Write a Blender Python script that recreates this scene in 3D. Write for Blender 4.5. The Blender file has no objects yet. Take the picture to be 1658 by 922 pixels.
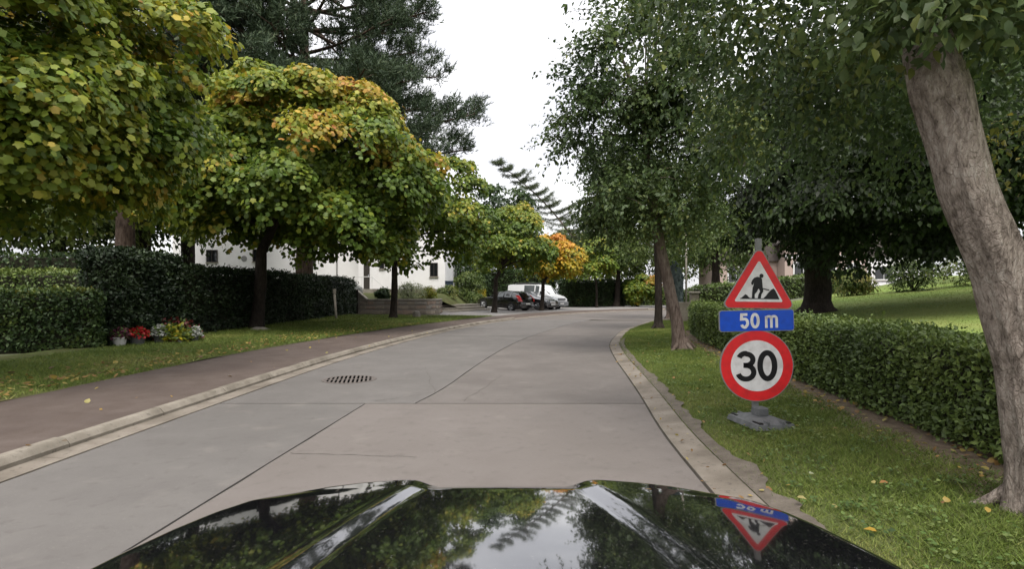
import bpy, bmesh, math, random
import numpy as np
from mathutils import Vector, Matrix, noise

random.seed(11)
RNG = np.random.default_rng(11)
SC = bpy.context.scene
COL = SC.collection
R = math.radians
CAMZ = 1.35

# ------------------------------------------------------------ camera, sky, sun
cam_d = bpy.data.cameras.new('camera')
cam = bpy.data.objects.new('camera', cam_d); COL.objects.link(cam)
cam_d.sensor_width = 36.0
cam_d.lens = 900 / 1658 * 36.0
cam_d.shift_y = 13 / 1658
cam_d.clip_start = 0.05
cam_d.clip_end = 2000
cam.location = (0, 0, CAMZ)
cam.rotation_euler = (R(90), 0, 0)
SC.camera = cam

SC.view_settings.view_transform = 'Standard'
SC.view_settings.look = 'None'
SC.view_settings.exposure = 1.46
SC.view_settings.gamma = 1.0

world = bpy.data.worlds.new('World'); SC.world = world
world.use_nodes = True
wn = world.node_tree; wn.nodes.clear()
w_out = wn.nodes.new('ShaderNodeOutputWorld')
w_bg = wn.nodes.new('ShaderNodeBackground'); w_bg.inputs['Strength'].default_value = 0.1
sky = wn.nodes.new('ShaderNodeTexSky'); sky.sky_type = 'NISHITA'; sky.sun_disc = False
SUN_EL, SUN_AZ = 60, 178            # degrees; azimuth from +Y towards +X
sky.sun_elevation = R(SUN_EL); sky.sun_rotation = R(SUN_AZ)
w_tc = wn.nodes.new('ShaderNodeTexCoord')
w_map = wn.nodes.new('ShaderNodeMapping'); w_map.inputs['Scale'].default_value = (1.0, 1.0, 3.2)
w_n = wn.nodes.new('ShaderNodeTexNoise'); w_n.inputs['Scale'].default_value = 2.8; w_n.inputs['Detail'].default_value = 6
w_r = wn.nodes.new('ShaderNodeValToRGB')
w_r.color_ramp.elements[0].position = 0.36; w_r.color_ramp.elements[0].color = (6.9, 6.9, 7.3, 1)
w_r.color_ramp.elements[1].position = 0.62; w_r.color_ramp.elements[1].color = (10.8, 10.7, 10.7, 1)
w_mix = wn.nodes.new('ShaderNodeMixRGB'); w_mix.inputs['Fac'].default_value = 0.95
L = wn.links.new
L(w_tc.outputs['Generated'], w_map.inputs['Vector']); L(w_map.outputs['Vector'], w_n.inputs['Vector'])
L(w_n.outputs['Fac'], w_r.inputs['Fac'])
# standard overcast luminance: (1 + k sin(elevation)) / (1 + k)
w_sep = wn.nodes.new('ShaderNodeSeparateXYZ'); w_mul = wn.nodes.new('ShaderNodeMath'); w_mul.operation = 'MULTIPLY_ADD'
w_mul.inputs[1].default_value = 0.60; w_mul.inputs[2].default_value = 0.40; w_mul.use_clamp = True
w_vm = wn.nodes.new('ShaderNodeVectorMath'); w_vm.operation = 'SCALE'
L(w_tc.outputs['Generated'], w_sep.inputs[0]); L(w_sep.outputs['Z'], w_mul.inputs[0])
L(w_r.outputs['Color'], w_vm.inputs[0]); L(w_mul.outputs[0], w_vm.inputs['Scale'])
L(sky.outputs['Color'], w_mix.inputs['Color1']); L(w_vm.outputs['Vector'], w_mix.inputs['Color2'])
L(w_mix.outputs['Color'], w_bg.inputs['Color']); L(w_bg.outputs['Background'], w_out.inputs['Surface'])

sun_d = bpy.data.lights.new('sun', 'SUN'); sun_d.energy = 1.5; sun_d.angle = R(30); sun_d.color = (1.0, 0.95, 0.88)
sun = bpy.data.objects.new('sun', sun_d); COL.objects.link(sun)
sdir = Vector((math.sin(R(SUN_AZ)) * math.cos(R(SUN_EL)), math.cos(R(SUN_AZ)) * math.cos(R(SUN_EL)), math.sin(R(SUN_EL))))
sun.rotation_euler = sdir.to_track_quat('Z', 'Y').to_euler()
SC.cycles.max_bounces = 6
SC.cycles.diffuse_bounces = 3
SC.cycles.glossy_bounces = 3
SC.cycles.transmission_bounces = 3
SC.cycles.use_denoising = True

# ------------------------------------------------------------ materials
def pmat(name, c1, c2=None, scale=6.0, rough=0.8, bump=0.0, bscale=None, spec=0.3, metal=0.0, coat=0.0, c3=None, s3=0.7, detail=6, f3=0.6):
    m = bpy.data.materials.new(name); m.use_nodes = True
    nt = m.node_tree; b = nt.nodes['Principled BSDF']
    b.inputs['Roughness'].default_value = rough
    b.inputs['Specular IOR Level'].default_value = spec
    b.inputs['Metallic'].default_value = metal
    b.inputs['Coat Weight'].default_value = coat
    b.inputs['Coat Roughness'].default_value = 0.03
    b.inputs['Base Color'].default_value = (*c1, 1)
    tc = nt.nodes.new('ShaderNodeTexCoord')
    if c2 is not None:
        n = nt.nodes.new('ShaderNodeTexNoise'); n.inputs['Scale'].default_value = scale; n.inputs['Detail'].default_value = detail
        n.inputs['Roughness'].default_value = 0.65
        r = nt.nodes.new('ShaderNodeValToRGB')
        r.color_ramp.elements[0].position = 0.33; r.color_ramp.elements[0].color = (*c1, 1)
        r.color_ramp.elements[1].position = 0.67; r.color_ramp.elements[1].color = (*c2, 1)
        nt.links.new(tc.outputs['Object'], n.inputs['Vector']); nt.links.new(n.outputs['Fac'], r.inputs['Fac'])
        out = r.outputs['Color']
        if c3 is not None:
            n3 = nt.nodes.new('ShaderNodeTexNoise'); n3.inputs['Scale'].default_value = s3; n3.inputs['Detail'].default_value = 5
            r3 = nt.nodes.new('ShaderNodeValToRGB')
            r3.color_ramp.elements[0].position = 0.45; r3.color_ramp.elements[0].color = (0, 0, 0, 1)
            r3.color_ramp.elements[1].position = 0.68; r3.color_ramp.elements[1].color = (f3, f3, f3, 1)
            mx = nt.nodes.new('ShaderNodeMixRGB'); mx.inputs['Color2'].default_value = (*c3, 1)
            nt.links.new(tc.outputs['Object'], n3.inputs['Vector']); nt.links.new(n3.outputs['Fac'], r3.inputs['Fac'])
            nt.links.new(r3.outputs['Color'], mx.inputs['Fac']); nt.links.new(out, mx.inputs['Color1'])
            out = mx.outputs['Color']
        nt.links.new(out, b.inputs['Base Color'])
    if bump > 0:
        n2 = nt.nodes.new('ShaderNodeTexNoise'); n2.inputs['Scale'].default_value = bscale or scale * 4; n2.inputs['Detail'].default_value = 8
        n2.inputs['Roughness'].default_value = 0.7
        bp = nt.nodes.new('ShaderNodeBump'); bp.inputs['Strength'].default_value = bump; bp.inputs['Distance'].default_value = 0.02
        nt.links.new(tc.outputs['Object'], n2.inputs['Vector']); nt.links.new(n2.outputs['Fac'], bp.inputs['Height'])
        nt.links.new(bp.outputs['Normal'], b.inputs['Normal'])
    return m

def speckle(m, scale=45, amount=.35, lo=.66, hi=.72, col=(.06, .052, .046)):
    nt = m.node_tree; b = nt.nodes['Principled BSDF']; src = b.inputs['Base Color'].links[0].from_socket
    tc = nt.nodes.new('ShaderNodeTexCoord'); n = nt.nodes.new('ShaderNodeTexNoise'); n.inputs['Scale'].default_value = scale; n.inputs['Detail'].default_value = 3
    r = nt.nodes.new('ShaderNodeValToRGB'); r.color_ramp.elements[0].position = lo; r.color_ramp.elements[0].color = (0, 0, 0, 1)
    r.color_ramp.elements[1].position = hi; r.color_ramp.elements[1].color = (amount,) * 3 + (1,)
    mx = nt.nodes.new('ShaderNodeMixRGB'); mx.inputs['Color2'].default_value = (*col, 1)
    nt.links.new(tc.outputs['Object'], n.inputs['Vector']); nt.links.new(n.outputs['Fac'], r.inputs['Fac']); nt.links.new(r.outputs['Color'], mx.inputs['Fac'])
    nt.links.new(src, mx.inputs['Color1']); nt.links.new(mx.outputs['Color'], b.inputs['Base Color'])

def leafmat(name, rough=0.5, trans=0.25, spec=0.35):
    m = bpy.data.materials.new(name); m.use_nodes = True
    nt = m.node_tree; b = nt.nodes['Principled BSDF']
    a = nt.nodes.new('ShaderNodeAttribute'); a.attribute_name = 'tint'
    nt.links.new(a.outputs['Color'], b.inputs['Base Color'])
    b.inputs['Roughness'].default_value = rough; b.inputs['Specular IOR Level'].default_value = spec
    t = nt.nodes.new('ShaderNodeBsdfTranslucent'); nt.links.new(a.outputs['Color'], t.inputs['Color'])
    mx = nt.nodes.new('ShaderNodeMixShader'); mx.inputs['Fac'].default_value = trans
    o = nt.nodes['Material Output']
    nt.links.new(b.outputs['BSDF'], mx.inputs[1]); nt.links.new(t.outputs['BSDF'], mx.inputs[2]); nt.links.new(mx.outputs['Shader'], o.inputs['Surface'])
    return m

def barkmat(name, c1, c2, c3, stretch=5.0, scale=9.0, bump=0.9, plates=False):
    m = bpy.data.materials.new(name); m.use_nodes = True
    nt = m.node_tree; b = nt.nodes['Principled BSDF']; b.inputs['Roughness'].default_value = 0.9; b.inputs['Specular IOR Level'].default_value = 0.2
    tc = nt.nodes.new('ShaderNodeTexCoord'); mp = nt.nodes.new('ShaderNodeMapping'); mp.inputs['Scale'].default_value = (stretch, stretch, 1.0)
    n = nt.nodes.new('ShaderNodeTexNoise'); n.inputs['Scale'].default_value = scale / 2; n.inputs['Detail'].default_value = 9; n.inputs['Roughness'].default_value = 0.68
    r = nt.nodes.new('ShaderNodeValToRGB')
    e = r.color_ramp.elements; e[0].position = 0.34; e[0].color = (*c1, 1); e[1].position = 0.52; e[1].color = (*c2, 1)
    x = r.color_ramp.elements.new(0.70); x.color = (*c3, 1)
    n2 = nt.nodes.new('ShaderNodeTexNoise'); n2.inputs['Scale'].default_value = 1.6; n2.inputs['Detail'].default_value = 6
    ad = nt.nodes.new('ShaderNodeMath'); ad.operation = 'MULTIPLY_ADD'; ad.inputs[1].default_value = 0.5; ad.inputs[2].default_value = -0.25
    ad2 = nt.nodes.new('ShaderNodeMath'); ad2.operation = 'ADD'
    bp = nt.nodes.new('ShaderNodeBump'); bp.inputs['Strength'].default_value = bump; bp.inputs['Distance'].default_value = 0.03
    k = nt.links.new
    k(tc.outputs['Object'], mp.inputs['Vector']); k(mp.outputs['Vector'], n.inputs['Vector']); k(tc.outputs['Object'], n2.inputs['Vector'])
    k(n2.outputs['Fac'], ad.inputs[0]); k(n.outputs['Fac'], ad2.inputs[0]); k(ad.outputs[0], ad2.inputs[1]); k(ad2.outputs[0], r.inputs['Fac'])
    if plates:                          # cracked plates between furrows
        wv = nt.nodes.new('ShaderNodeVectorMath'); wv.operation = 'MULTIPLY_ADD'; wv.inputs[1].default_value = (.9, .9, .9)
        vo = nt.nodes.new('ShaderNodeTexVoronoi'); vo.feature = 'DISTANCE_TO_EDGE'; vo.inputs['Scale'].default_value = 13.0
        vr = nt.nodes.new('ShaderNodeValToRGB'); vr.color_ramp.elements[0].position = .0; vr.color_ramp.elements[0].color = (.86, .85, .84, 1)
        vr.color_ramp.elements[1].position = .16; vr.color_ramp.elements[1].color = (1, 1, 1, 1)
        ml = nt.nodes.new('ShaderNodeMixRGB'); ml.blend_type = 'MULTIPLY'; ml.inputs['Fac'].default_value = 1
        mn = nt.nodes.new('ShaderNodeMath'); mn.operation = 'MINIMUM'; mn.inputs[1].default_value = .12
        ma = nt.nodes.new('ShaderNodeMath'); ma.operation = 'MULTIPLY_ADD'; ma.inputs[1].default_value = .9
        k(n2.outputs['Color'], wv.inputs[0]); k(mp.outputs['Vector'], wv.inputs[2]); k(wv.outputs[0], vo.inputs['Vector'])
        k(vo.outputs['Distance'], vr.inputs['Fac']); k(vo.outputs['Distance'], mn.inputs[0])
        k(r.outputs['Color'], ml.inputs['Color1']); k(vr.outputs['Color'], ml.inputs['Color2']); k(ml.outputs['Color'], b.inputs['Base Color'])
        k(mn.outputs[0], ma.inputs[0]); k(n.outputs['Fac'], ma.inputs[2]); k(ma.outputs[0], bp.inputs['Height'])
    else:
        k(r.outputs['Color'], b.inputs['Base Color']); k(n.outputs['Fac'], bp.inputs['Height'])
    k(bp.outputs['Normal'], b.inputs['Normal'])
    return m

M = {}
M['ground'] = pmat('earth', (.05, .06, .025), (.07, .075, .035), 2, .95, .3)
M['roadbase'] = pmat('joint_dirt', (.035, .03, .026), (.07, .06, .05), 20, .95)
M['slab'] = pmat('worn_concrete', (0.125, 0.110, 0.100), (0.143, 0.127, 0.117), 2.2, .85, .25, 120, .25, c3=(0.116, 0.102, 0.092), s3=.55, f3=.7)
M['slab_old'] = pmat('older_concrete', (0.112, 0.099, 0.091), (0.133, 0.120, 0.110), 1.7, .87, .35, 90, .25, c3=(0.097, 0.086, 0.079), s3=.8, f3=.8)
M['slab_left'] = pmat('grey_concrete', (0.106, 0.098, 0.092), (0.129, 0.120, 0.112), 1.5, .86, .3, 110, .25, c3=(0.097, 0.090, 0.084), s3=.45, f3=.7)
M['gutter'] = pmat('gutter_concrete', (0.157, 0.134, 0.110), (0.213, 0.188, 0.157), 3, .9, .4, 70, .2, c3=(0.081, 0.068, 0.053), s3=1.6, f3=.7)
M['kerb'] = pmat('kerb_stone', (0.169, 0.148, 0.120), (0.238, 0.213, 0.176), 5, .88, .4, 60, .2, c3=(0.094, 0.081, 0.063), s3=2.2, f3=.7)
M['footpath'] = pmat('brown_asphalt', (0.079, 0.060, 0.050), (0.106, 0.084, 0.073), 3, .92, .5, 140, .2, c3=(0.070, 0.053, 0.046), s3=.9, f3=.7)
M['drive'] = pmat('drive_paving', (0.194, 0.184, 0.175), (0.247, 0.237, 0.227), 2.5, .85, .2, 60, c3=(0.156, 0.142, 0.136), s3=.4)
M['soil'] = pmat('soil', (0.083, 0.060, 0.042), (0.173, 0.132, 0.093), 9, .97, .7, 40)
M['soil_pale'] = pmat('dusty_soil', (0.086, 0.072, 0.056), (0.144, 0.122, 0.101), 7, .97, .7, 50)
M['turf'] = pmat('turf', (.060, .066, .026), (.085, .105, .034), 5, .95, .5, 60, .1, c3=(.10, .085, .04), s3=1.1, f3=.6)
M['lawn'] = pmat('lawn_turf', (0.114, 0.176, 0.040), (0.170, 0.228, 0.058), 3, .95, .4, 60, .1, c3=(0.228, 0.239, 0.085), s3=.35, f3=.6)
M['crackfill'] = pmat('crack_dirt', (.05, .043, .036), (.09, .08, .07), 30, .95)
M['leaf'] = leafmat('leaf_blade', .5, .38)
M['hedgeleaf'] = leafmat('hedge_leaf', .5, .2)
M['needle'] = leafmat('needle', .6, .1, .2)
M['grass'] = leafmat('grass_blade', .6, .25, .2)
M['hedgecore'] = pmat('hedge_twigs', (.016, .018, .009), (.032, .030, .017), 14, .95)
M['bark_pale'] = barkmat('pale_bark', (.135, .107, .088), (.35, .292, .248), (.50, .44, .385), 2.8, 21, 1.6, True)
M['bark_brown'] = barkmat('brown_bark', (.05, .035, .027), (.13, .098, .08), (.19, .155, .13), 5, 10)
M['bark_dark'] = barkmat('dark_bark', (.014, .011, .009), (.032, .025, .020), (.055, .044, .036), 5, 9)
M['bark_pine'] = barkmat('pine_bark', (.035, .024, .018), (.10, .068, .050), (.155, .115, .09), 3.5, 6)
M['paint_black'] = pmat('black_paint', (.006, .006, .007), rough=.06, spec=.8, coat=1.0)
M['paint_black'].node_tree.nodes['Principled BSDF'].inputs['Coat IOR'].default_value = 1.8
def dusty(m):
    nt = m.node_tree; b = nt.nodes['Principled BSDF']; tc = nt.nodes.new('ShaderNodeTexCoord')
    n = nt.nodes.new('ShaderNodeTexNoise'); n.inputs['Scale'].default_value = 7; n.inputs['Detail'].default_value = 8; n.inputs['Roughness'].default_value = .7
    mr = nt.nodes.new('ShaderNodeMapRange'); mr.inputs['From Min'].default_value = .35; mr.inputs['From Max'].default_value = .7; mr.inputs['To Min'].default_value = .008; mr.inputs['To Max'].default_value = .04
    nt.links.new(tc.outputs['Object'], n.inputs['Vector']); nt.links.new(n.outputs['Fac'], mr.inputs['Value']); nt.links.new(mr.outputs['Result'], b.inputs['Coat Roughness'])
    n2 = nt.nodes.new('ShaderNodeTexNoise'); n2.inputs['Scale'].default_value = 160; n2.inputs['Detail'].default_value = 2
    r = nt.nodes.new('ShaderNodeValToRGB'); r.color_ramp.elements[0].position = .66; r.color_ramp.elements[0].color = (.006, .006, .007, 1); r.color_ramp.elements[1].position = .74; r.color_ramp.elements[1].color = (.10, .095, .085, 1)
    nt.links.new(tc.outputs['Object'], n2.inputs['Vector']); nt.links.new(n2.outputs['Fac'], r.inputs['Fac']); nt.links.new(r.outputs['Color'], b.inputs['Base Color'])
dusty(M['paint_black'])
M['paint_black2'] = pmat('black_metallic_paint', (.008, .008, .009), rough=.15, spec=.5, coat=1.0)
M['paint_white'] = pmat('white_paint', (.68, .69, .70), rough=.25, spec=.5, coat=.6)
M['glass'] = pmat('dark_glass', (.012, .014, .016), rough=.04, spec=.7)
M['carglass'] = pmat('car_glass', (.075, .085, .088), rough=.06, spec=.7)  # grey base stands in for reflections and the view through the windows
M['rubber'] = pmat('tyre_rubber', (.015, .015, .015), (.025, .024, .023), 20, .85)
M['plastic'] = pmat('black_plastic', (.02, .02, .021), (.03, .03, .031), 15, .6)
M['greyplastic'] = pmat('grey_bumper', (.16, .165, .17), rough=.5)
M['alloy'] = pmat('alloy', (.42, .43, .44), rough=.3, metal=.7)
M['chrome'] = pmat('chrome', (.7, .7, .72), rough=.12, metal=1.0)
M['lamp'] = pmat('lamp_lens', (.55, .57, .6), rough=.08, spec=.7)
M['redlamp'] = pmat('red_lamp', (.55, .02, .02), rough=.15, spec=.6)
M['plate'] = pmat('number_plate', (.65, .65, .62), rough=.4)
M['signred'] = pmat('sign_red', (0.732, 0.024, 0.027), (0.659, 0.020, 0.024), 9, .38, spec=.4, c3=(0.512, 0.024, 0.027), s3=14, f3=.8)
M['signwhite'] = pmat('sign_white', (0.756, 0.744, 0.732), (0.683, 0.671, 0.659), 7, .4, spec=.4, c3=(0.537, 0.512, 0.488), s3=12, f3=.75)
M['signblue'] = pmat('sign_blue', (.006, .080, .56), (.006, .068, .48), 8, .35, spec=.4, c3=(.012, .05, .30), s3=16, f3=.4)
M['signblack'] = pmat('sign_black', (.012, .012, .013), rough=.4)
M['signgrey'] = pmat('sign_back', (0.225, 0.225, 0.217), (0.285, 0.277, 0.270), 12, .55, metal=.3)
M['galv'] = pmat('galvanised', (0.188, 0.188, 0.184), (0.255, 0.255, 0.251), 14, .5, metal=.4)
M['basegrey'] = pmat('recycled_rubber', (0.092, 0.095, 0.097), (0.140, 0.143, 0.146), 14, .85, .4, 60)
M['render'] = pmat('white_render', (0.779, 0.769, 0.769), (0.722, 0.712, 0.712), 1.2, .9, .1, 60)
M['roof'] = pmat('roof_tiles', (.06, .05, .047), (.10, .085, .078), 8, .85)
M['frame_dark'] = pmat('dark_frame', (.04, .035, .03), rough=.5)
M['frame_white'] = pmat('white_frame', (.65, .65, .64), rough=.5)
M['stonemortar'] = pmat('mortar', (0.176, 0.156, 0.132), (0.216, 0.192, 0.168), 12, .95, .4)
for k_ in ('slab', 'slab_old', 'slab_left'):
    speckle(M[k_], 38, .30, .64, .72); speckle(M[k_], 9, .22, .58, .70); speckle(M[k_], 1.3, .22, .56, .74, (.075, .068, .062)); speckle(M[k_], 2.6, .25, .60, .74, (.21, .19, .17)); speckle(M[k_], 60, .35, .66, .74, (.30, .28, .26))
for k_ in ('gutter', 'kerb', 'soil_pale'): speckle(M[k_], 22, .5, .60, .70)
speckle(M['footpath'], 60, .4, .62, .72, (.05, .04, .035)); speckle(M['footpath'], 80, .3, .64, .72, (.26, .22, .20))
STONES = [pmat('wall_stone', a, b, 7, .9, .6, 30) for a, b in (((.21, .18, .14), (.28, .24, .19)), ((.22, .165, .13), (.28, .215, .17)), ((.20, .18, .155), (.26, .24, .21)), ((.15, .125, .10), (.22, .19, .155)))]
M['coping'] = pmat('coping', (0.232, 0.208, 0.176), (0.296, 0.272, 0.232), 5, .9, .3)
M['brickpink'] = pmat('pink_brick', (.34, .26, .225), (.42, .335, .295), 12, .9)
M['wood'] = pmat('grey_wood', (.28, .25, .21), (.36, .33, .29), 8, .85, .3)
M['wood_dark'] = pmat('dark_stained_wood', (.014, .012, .010), (.028, .023, .019), 9, .8)
M['pot_white'] = pmat('white_pot', (.55, .54, .52), (.47, .46, .44), 8, .5)
M['pot_grey'] = pmat('grey_pot', (.07, .075, .075), (.10, .10, .10), 8, .6)
M['pot_terra'] = pmat('terracotta', (.26, .12, .07), (.32, .16, .1), 8, .8)
M['iron'] = pmat('cast_iron', (0.118, 0.102, 0.093), (0.149, 0.130, 0.118), 25, .65, .3, metal=.4)
M['slot_shade'] = pmat('slot_shade_black', (.004, .004, .004), rough=1.0, spec=0.0)  # black colour painted for the shade between the drain bars
M['bluebin'] = pmat('blue_grey_bin', (.03, .045, .07), rough=.5)

# ------------------------------------------------------------ object helpers
def link(name, me, mat=None, parent=None, kind=None, label=None, cat=None, group=None, loc=None):
    o = bpy.data.objects.new(name, me); COL.objects.link(o)
    if mat is not None and me is not None and len(me.materials) == 0: me.materials.append(mat)
    if parent is not None: o.parent = parent
    if loc is not None: o.location = loc
    tag(o, label, cat, group, kind)
    return o

def tag(o, label=None, cat=None, group=None, kind=None):
    if label: o['label'] = label
    if cat: o['category'] = cat
    if group: o['group'] = group
    if kind: o['kind'] = kind
    return o

def thing(name, label, cat, loc=(0, 0, 0), rz=0.0, group=None):
    o = bpy.data.objects.new(name, None); COL.objects.link(o)
    o.location = loc; o.rotation_euler = (0, 0, rz); o.empty_display_size = 0.1
    return tag(o, label, cat, group)

class MB:
    """collects shapes, builds one mesh"""
    def __init__(self): self.v = []; self.f = []; self.mi = []
    def add(self, vs, fs, mi=0):
        n = len(self.v); self.v += [tuple(p) for p in vs]
        self.f += [tuple(i + n for i in f) for f in fs]; self.mi += [mi] * len(fs)
    def box(self, x0, x1, y0, y1, z0, z1, bev=0.0, M_=None, mi=0):
        if bev <= 0:
            vs = [Vector((x, y, z)) for z in (z0, z1) for y in (y0, y1) for x in (x0, x1)]
            fs = [(0, 2, 3, 1), (4, 5, 7, 6), (0, 1, 5, 4), (2, 6, 7, 3), (0, 4, 6, 2), (1, 3, 7, 5)]
        else:
            b = bev; vs = []
            rings = [(z0, 0), (z1 - b, 0), (z1, b)]
            for z, i in rings:
                vs += [Vector(p) for p in ((x0 + i, y0 + i, z), (x1 - i, y0 + i, z), (x1 - i, y1 - i, z), (x0 + i, y1 - i, z))]
            fs = [(3, 2, 1, 0)]
            for k in range(2):
                for j in range(4): a = k * 4 + j; c = k * 4 + (j + 1) % 4; fs.append((a, c, c + 4, a + 4))
            fs.append((8, 9, 10, 11))
        if M_ is not None: vs = [M_ @ p for p in vs]
        self.add(vs, fs, mi)
    def tube(self, pts, rad, seg=8, cap=True, jit=0.0, mi=0, fur=0.0):
        pts = [Vector(p) for p in pts]; n = len(pts); rings = []
        up = Vector((0, 0, 1))
        prevx = None
        for i, p in enumerate(pts):
            t = (pts[min(i + 1, n - 1)] - pts[max(i - 1, 0)])
            if t.length < 1e-9: t = up
            t.normalize()
            if prevx is None:
                x = t.cross(Vector((0, 1, 0)) if abs(t.y) < .9 else Vector((1, 0, 0))).normalized()
            else:
                x = (prevx - t * prevx.dot(t)).normalized()
            prevx = x; y = t.cross(x)
            r = rad[i] if hasattr(rad, '__len__') else rad
            ring = []
            for k in range(seg):
                a = 2 * math.pi * k / seg
                d = x * math.cos(a) + y * math.sin(a)
                rr = r
                if jit: rr = r * (1 + jit * noise.noise(p * 1.7 + d * 1.6))
                if fur: rr *= 1 + fur * (noise.noise(Vector((d.x * 4.5, d.y * 4.5, p.z * 1.6 + 7))) - .6 * abs(noise.noise(Vector((d.x * 9, d.y * 9, p.z * 3.1)))))
                ring.append(p + d * rr)
            rings.append(ring)
        vs = [q for r_ in rings for q in r_]; fs = []
        for i in range(n - 1):
            for k in range(seg):
                a = i * seg + k; b = i * seg + (k + 1) % seg
                fs.append((a, b, b + seg, a + seg))
        if cap:
            fs.append(tuple(range(seg - 1, -1, -1))); fs.append(tuple((n - 1) * seg + k for k in range(seg)))
        self.add(vs, fs, mi)
    def lathe(self, prof, seg=16, c=(0, 0, 0), axis='Z', mi=0):
        vs = []; fs = []
        for r, h in prof:
            for k in range(seg):
                a = 2 * math.pi * k / seg
                if axis == 'Z': vs.append((c[0] + r * math.cos(a), c[1] + r * math.sin(a), c[2] + h))
                elif axis == 'Y': vs.append((c[0] + r * math.cos(a), c[1] + h, c[2] + r * math.sin(a)))
                else: vs.append((c[0] + h, c[1] + r * math.cos(a), c[2] + r * math.sin(a)))
        for i in range(len(prof) - 1):
            for k in range(seg):
                a = i * seg + k; b = i * seg + (k + 1) % seg
                fs.append((a, b, b + seg, a + seg))
        self.add(vs, fs, mi)
    def prism(self, poly, d0, d1, axis='Y', mi=0):
        """polygon (u,v) extruded from d0 to d1; axis Y: (u,d,v); axis Z: (u,v,d)"""
        n = len(poly)
        f = (lambda u, v, d: (u, d, v)) if axis == 'Y' else ((lambda u, v, d: (u, v, d)) if axis == 'Z' else (lambda u, v, d: (d, u, v)))
        vs = [f(u, v, d0) for u, v in poly] + [f(u, v, d1) for u, v in poly]
        fs = [tuple(range(n)), tuple(range(2 * n - 1, n - 1, -1))]
        for i in range(n): j = (i + 1) % n; fs.append((i, i + n, j + n, j))
        self.add(vs, fs, mi)
    def mesh(self, name, mats=None, smooth=False):
        me = bpy.data.meshes.new(name); me.from_pydata(self.v, [], self.f)
        bm = bmesh.new(); bm.from_mesh(me); bmesh.ops.recalc_face_normals(bm, faces=bm.faces); bm.to_mesh(me); bm.free()
        for m in (mats or []): me.materials.append(m)
        if mats and len(mats) > 1: me.polygons.foreach_set('material_index', self.mi)
        if smooth is True:
            me.polygons.foreach_set('use_smooth', [True] * len(me.polygons))
        elif smooth:
            me.polygons.foreach_set('use_smooth', [True] * len(me.polygons))
            me.set_sharp_from_angle(angle=R(smooth))
        me.update()
        return me
    def build(self, name, mat, parent=None, smooth=False, **k):
        return link(name, self.mesh(name, mat if isinstance(mat, list) else [mat], smooth), None, parent, **k)

def curve(tab):
    """tab: list of (Y, X); smooth lookup X(Y)"""
    ys = np.array([t[0] for t in tab], float); xs = np.array([t[1] for t in tab], float)
    m = np.gradient(xs, ys)
    def f(y):
        i = min(max(int(np.searchsorted(ys, y)) - 1, 0), len(ys) - 2)
        h = ys[i + 1] - ys[i]; t = (y - ys[i]) / h
        return ((2*t**3-3*t**2+1)*xs[i] + (t**3-2*t**2+t)*h*m[i] + (-2*t**3+3*t**2)*xs[i+1] + (t**3-t**2)*h*m[i+1])
    return f

def npcurve(f, arr):
    ys = np.linspace(arr.min(), arr.max(), 200); xs = np.array([f(y) for y in ys])
    return np.interp(arr, ys, xs)

def offset_path(pts, d):
    """offset a polyline of (x, y) to its right by d"""
    out = []
    n = len(pts)
    for i in range(n):
        a = pts[max(i - 1, 0)]; b = pts[min(i + 1, n - 1)]
        tx, ty = b[0] - a[0], b[1] - a[1]; l = math.hypot(tx, ty)
        out.append((pts[i][0] + ty / l * d, pts[i][1] - tx / l * d))
    return out

def strip(name, left, right, zl, zr, mat, nx=1, parent=None, thick=0.0, zfun=None, **k):
    """sheet between two polylines"""
    vs = []; fs = []; n = len(left)
    for i in range(n):
        for j in range(nx + 1):
            t = j / nx
            x = left[i][0] * (1 - t) + right[i][0] * t; y = left[i][1] * (1 - t) + right[i][1] * t
            z = zl * (1 - t) + zr * t
            if zfun: z = zfun(x, y, t)
            vs.append((x, y, z))
    for i in range(n - 1):
        for j in range(nx):
            a = i * (nx + 1) + j; fs.append((a, a + 1, a + nx + 2, a + nx + 1))
    if thick:
        m = len(vs); vs += [(x, y, z - thick) for x, y, z in vs]
        fs2 = []
        edge = [j for j in range(nx + 1)] + [i * (nx + 1) + nx for i in range(1, n)] + [(n - 1) * (nx + 1) + j for j in range(nx - 1, -1, -1)] + [i * (nx + 1) for i in range(n - 2, 0, -1)]
        for a, b in zip(edge, edge[1:] + edge[:1]): fs2.append((a, a + m, b + m, b))
        fs += fs2
    mb = MB(); mb.add(vs, fs)
    return mb.build(name, mat, parent, 40, **k)

# ------------------------------------------------------------ leaf helpers
def tri_template(outline, center=None, droop=.25, fold=.18):
    vs = []; fs = []
    pts = ([center] if center else []) + outline
    for x, y in pts: vs.append((x, y, -droop * y * y + fold * abs(x)))
    n = len(outline)
    if center: fs = [(0, 1 + i, 1 + (i + 1) % n) for i in range(n)]
    return np.array(vs), np.array(fs)

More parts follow.
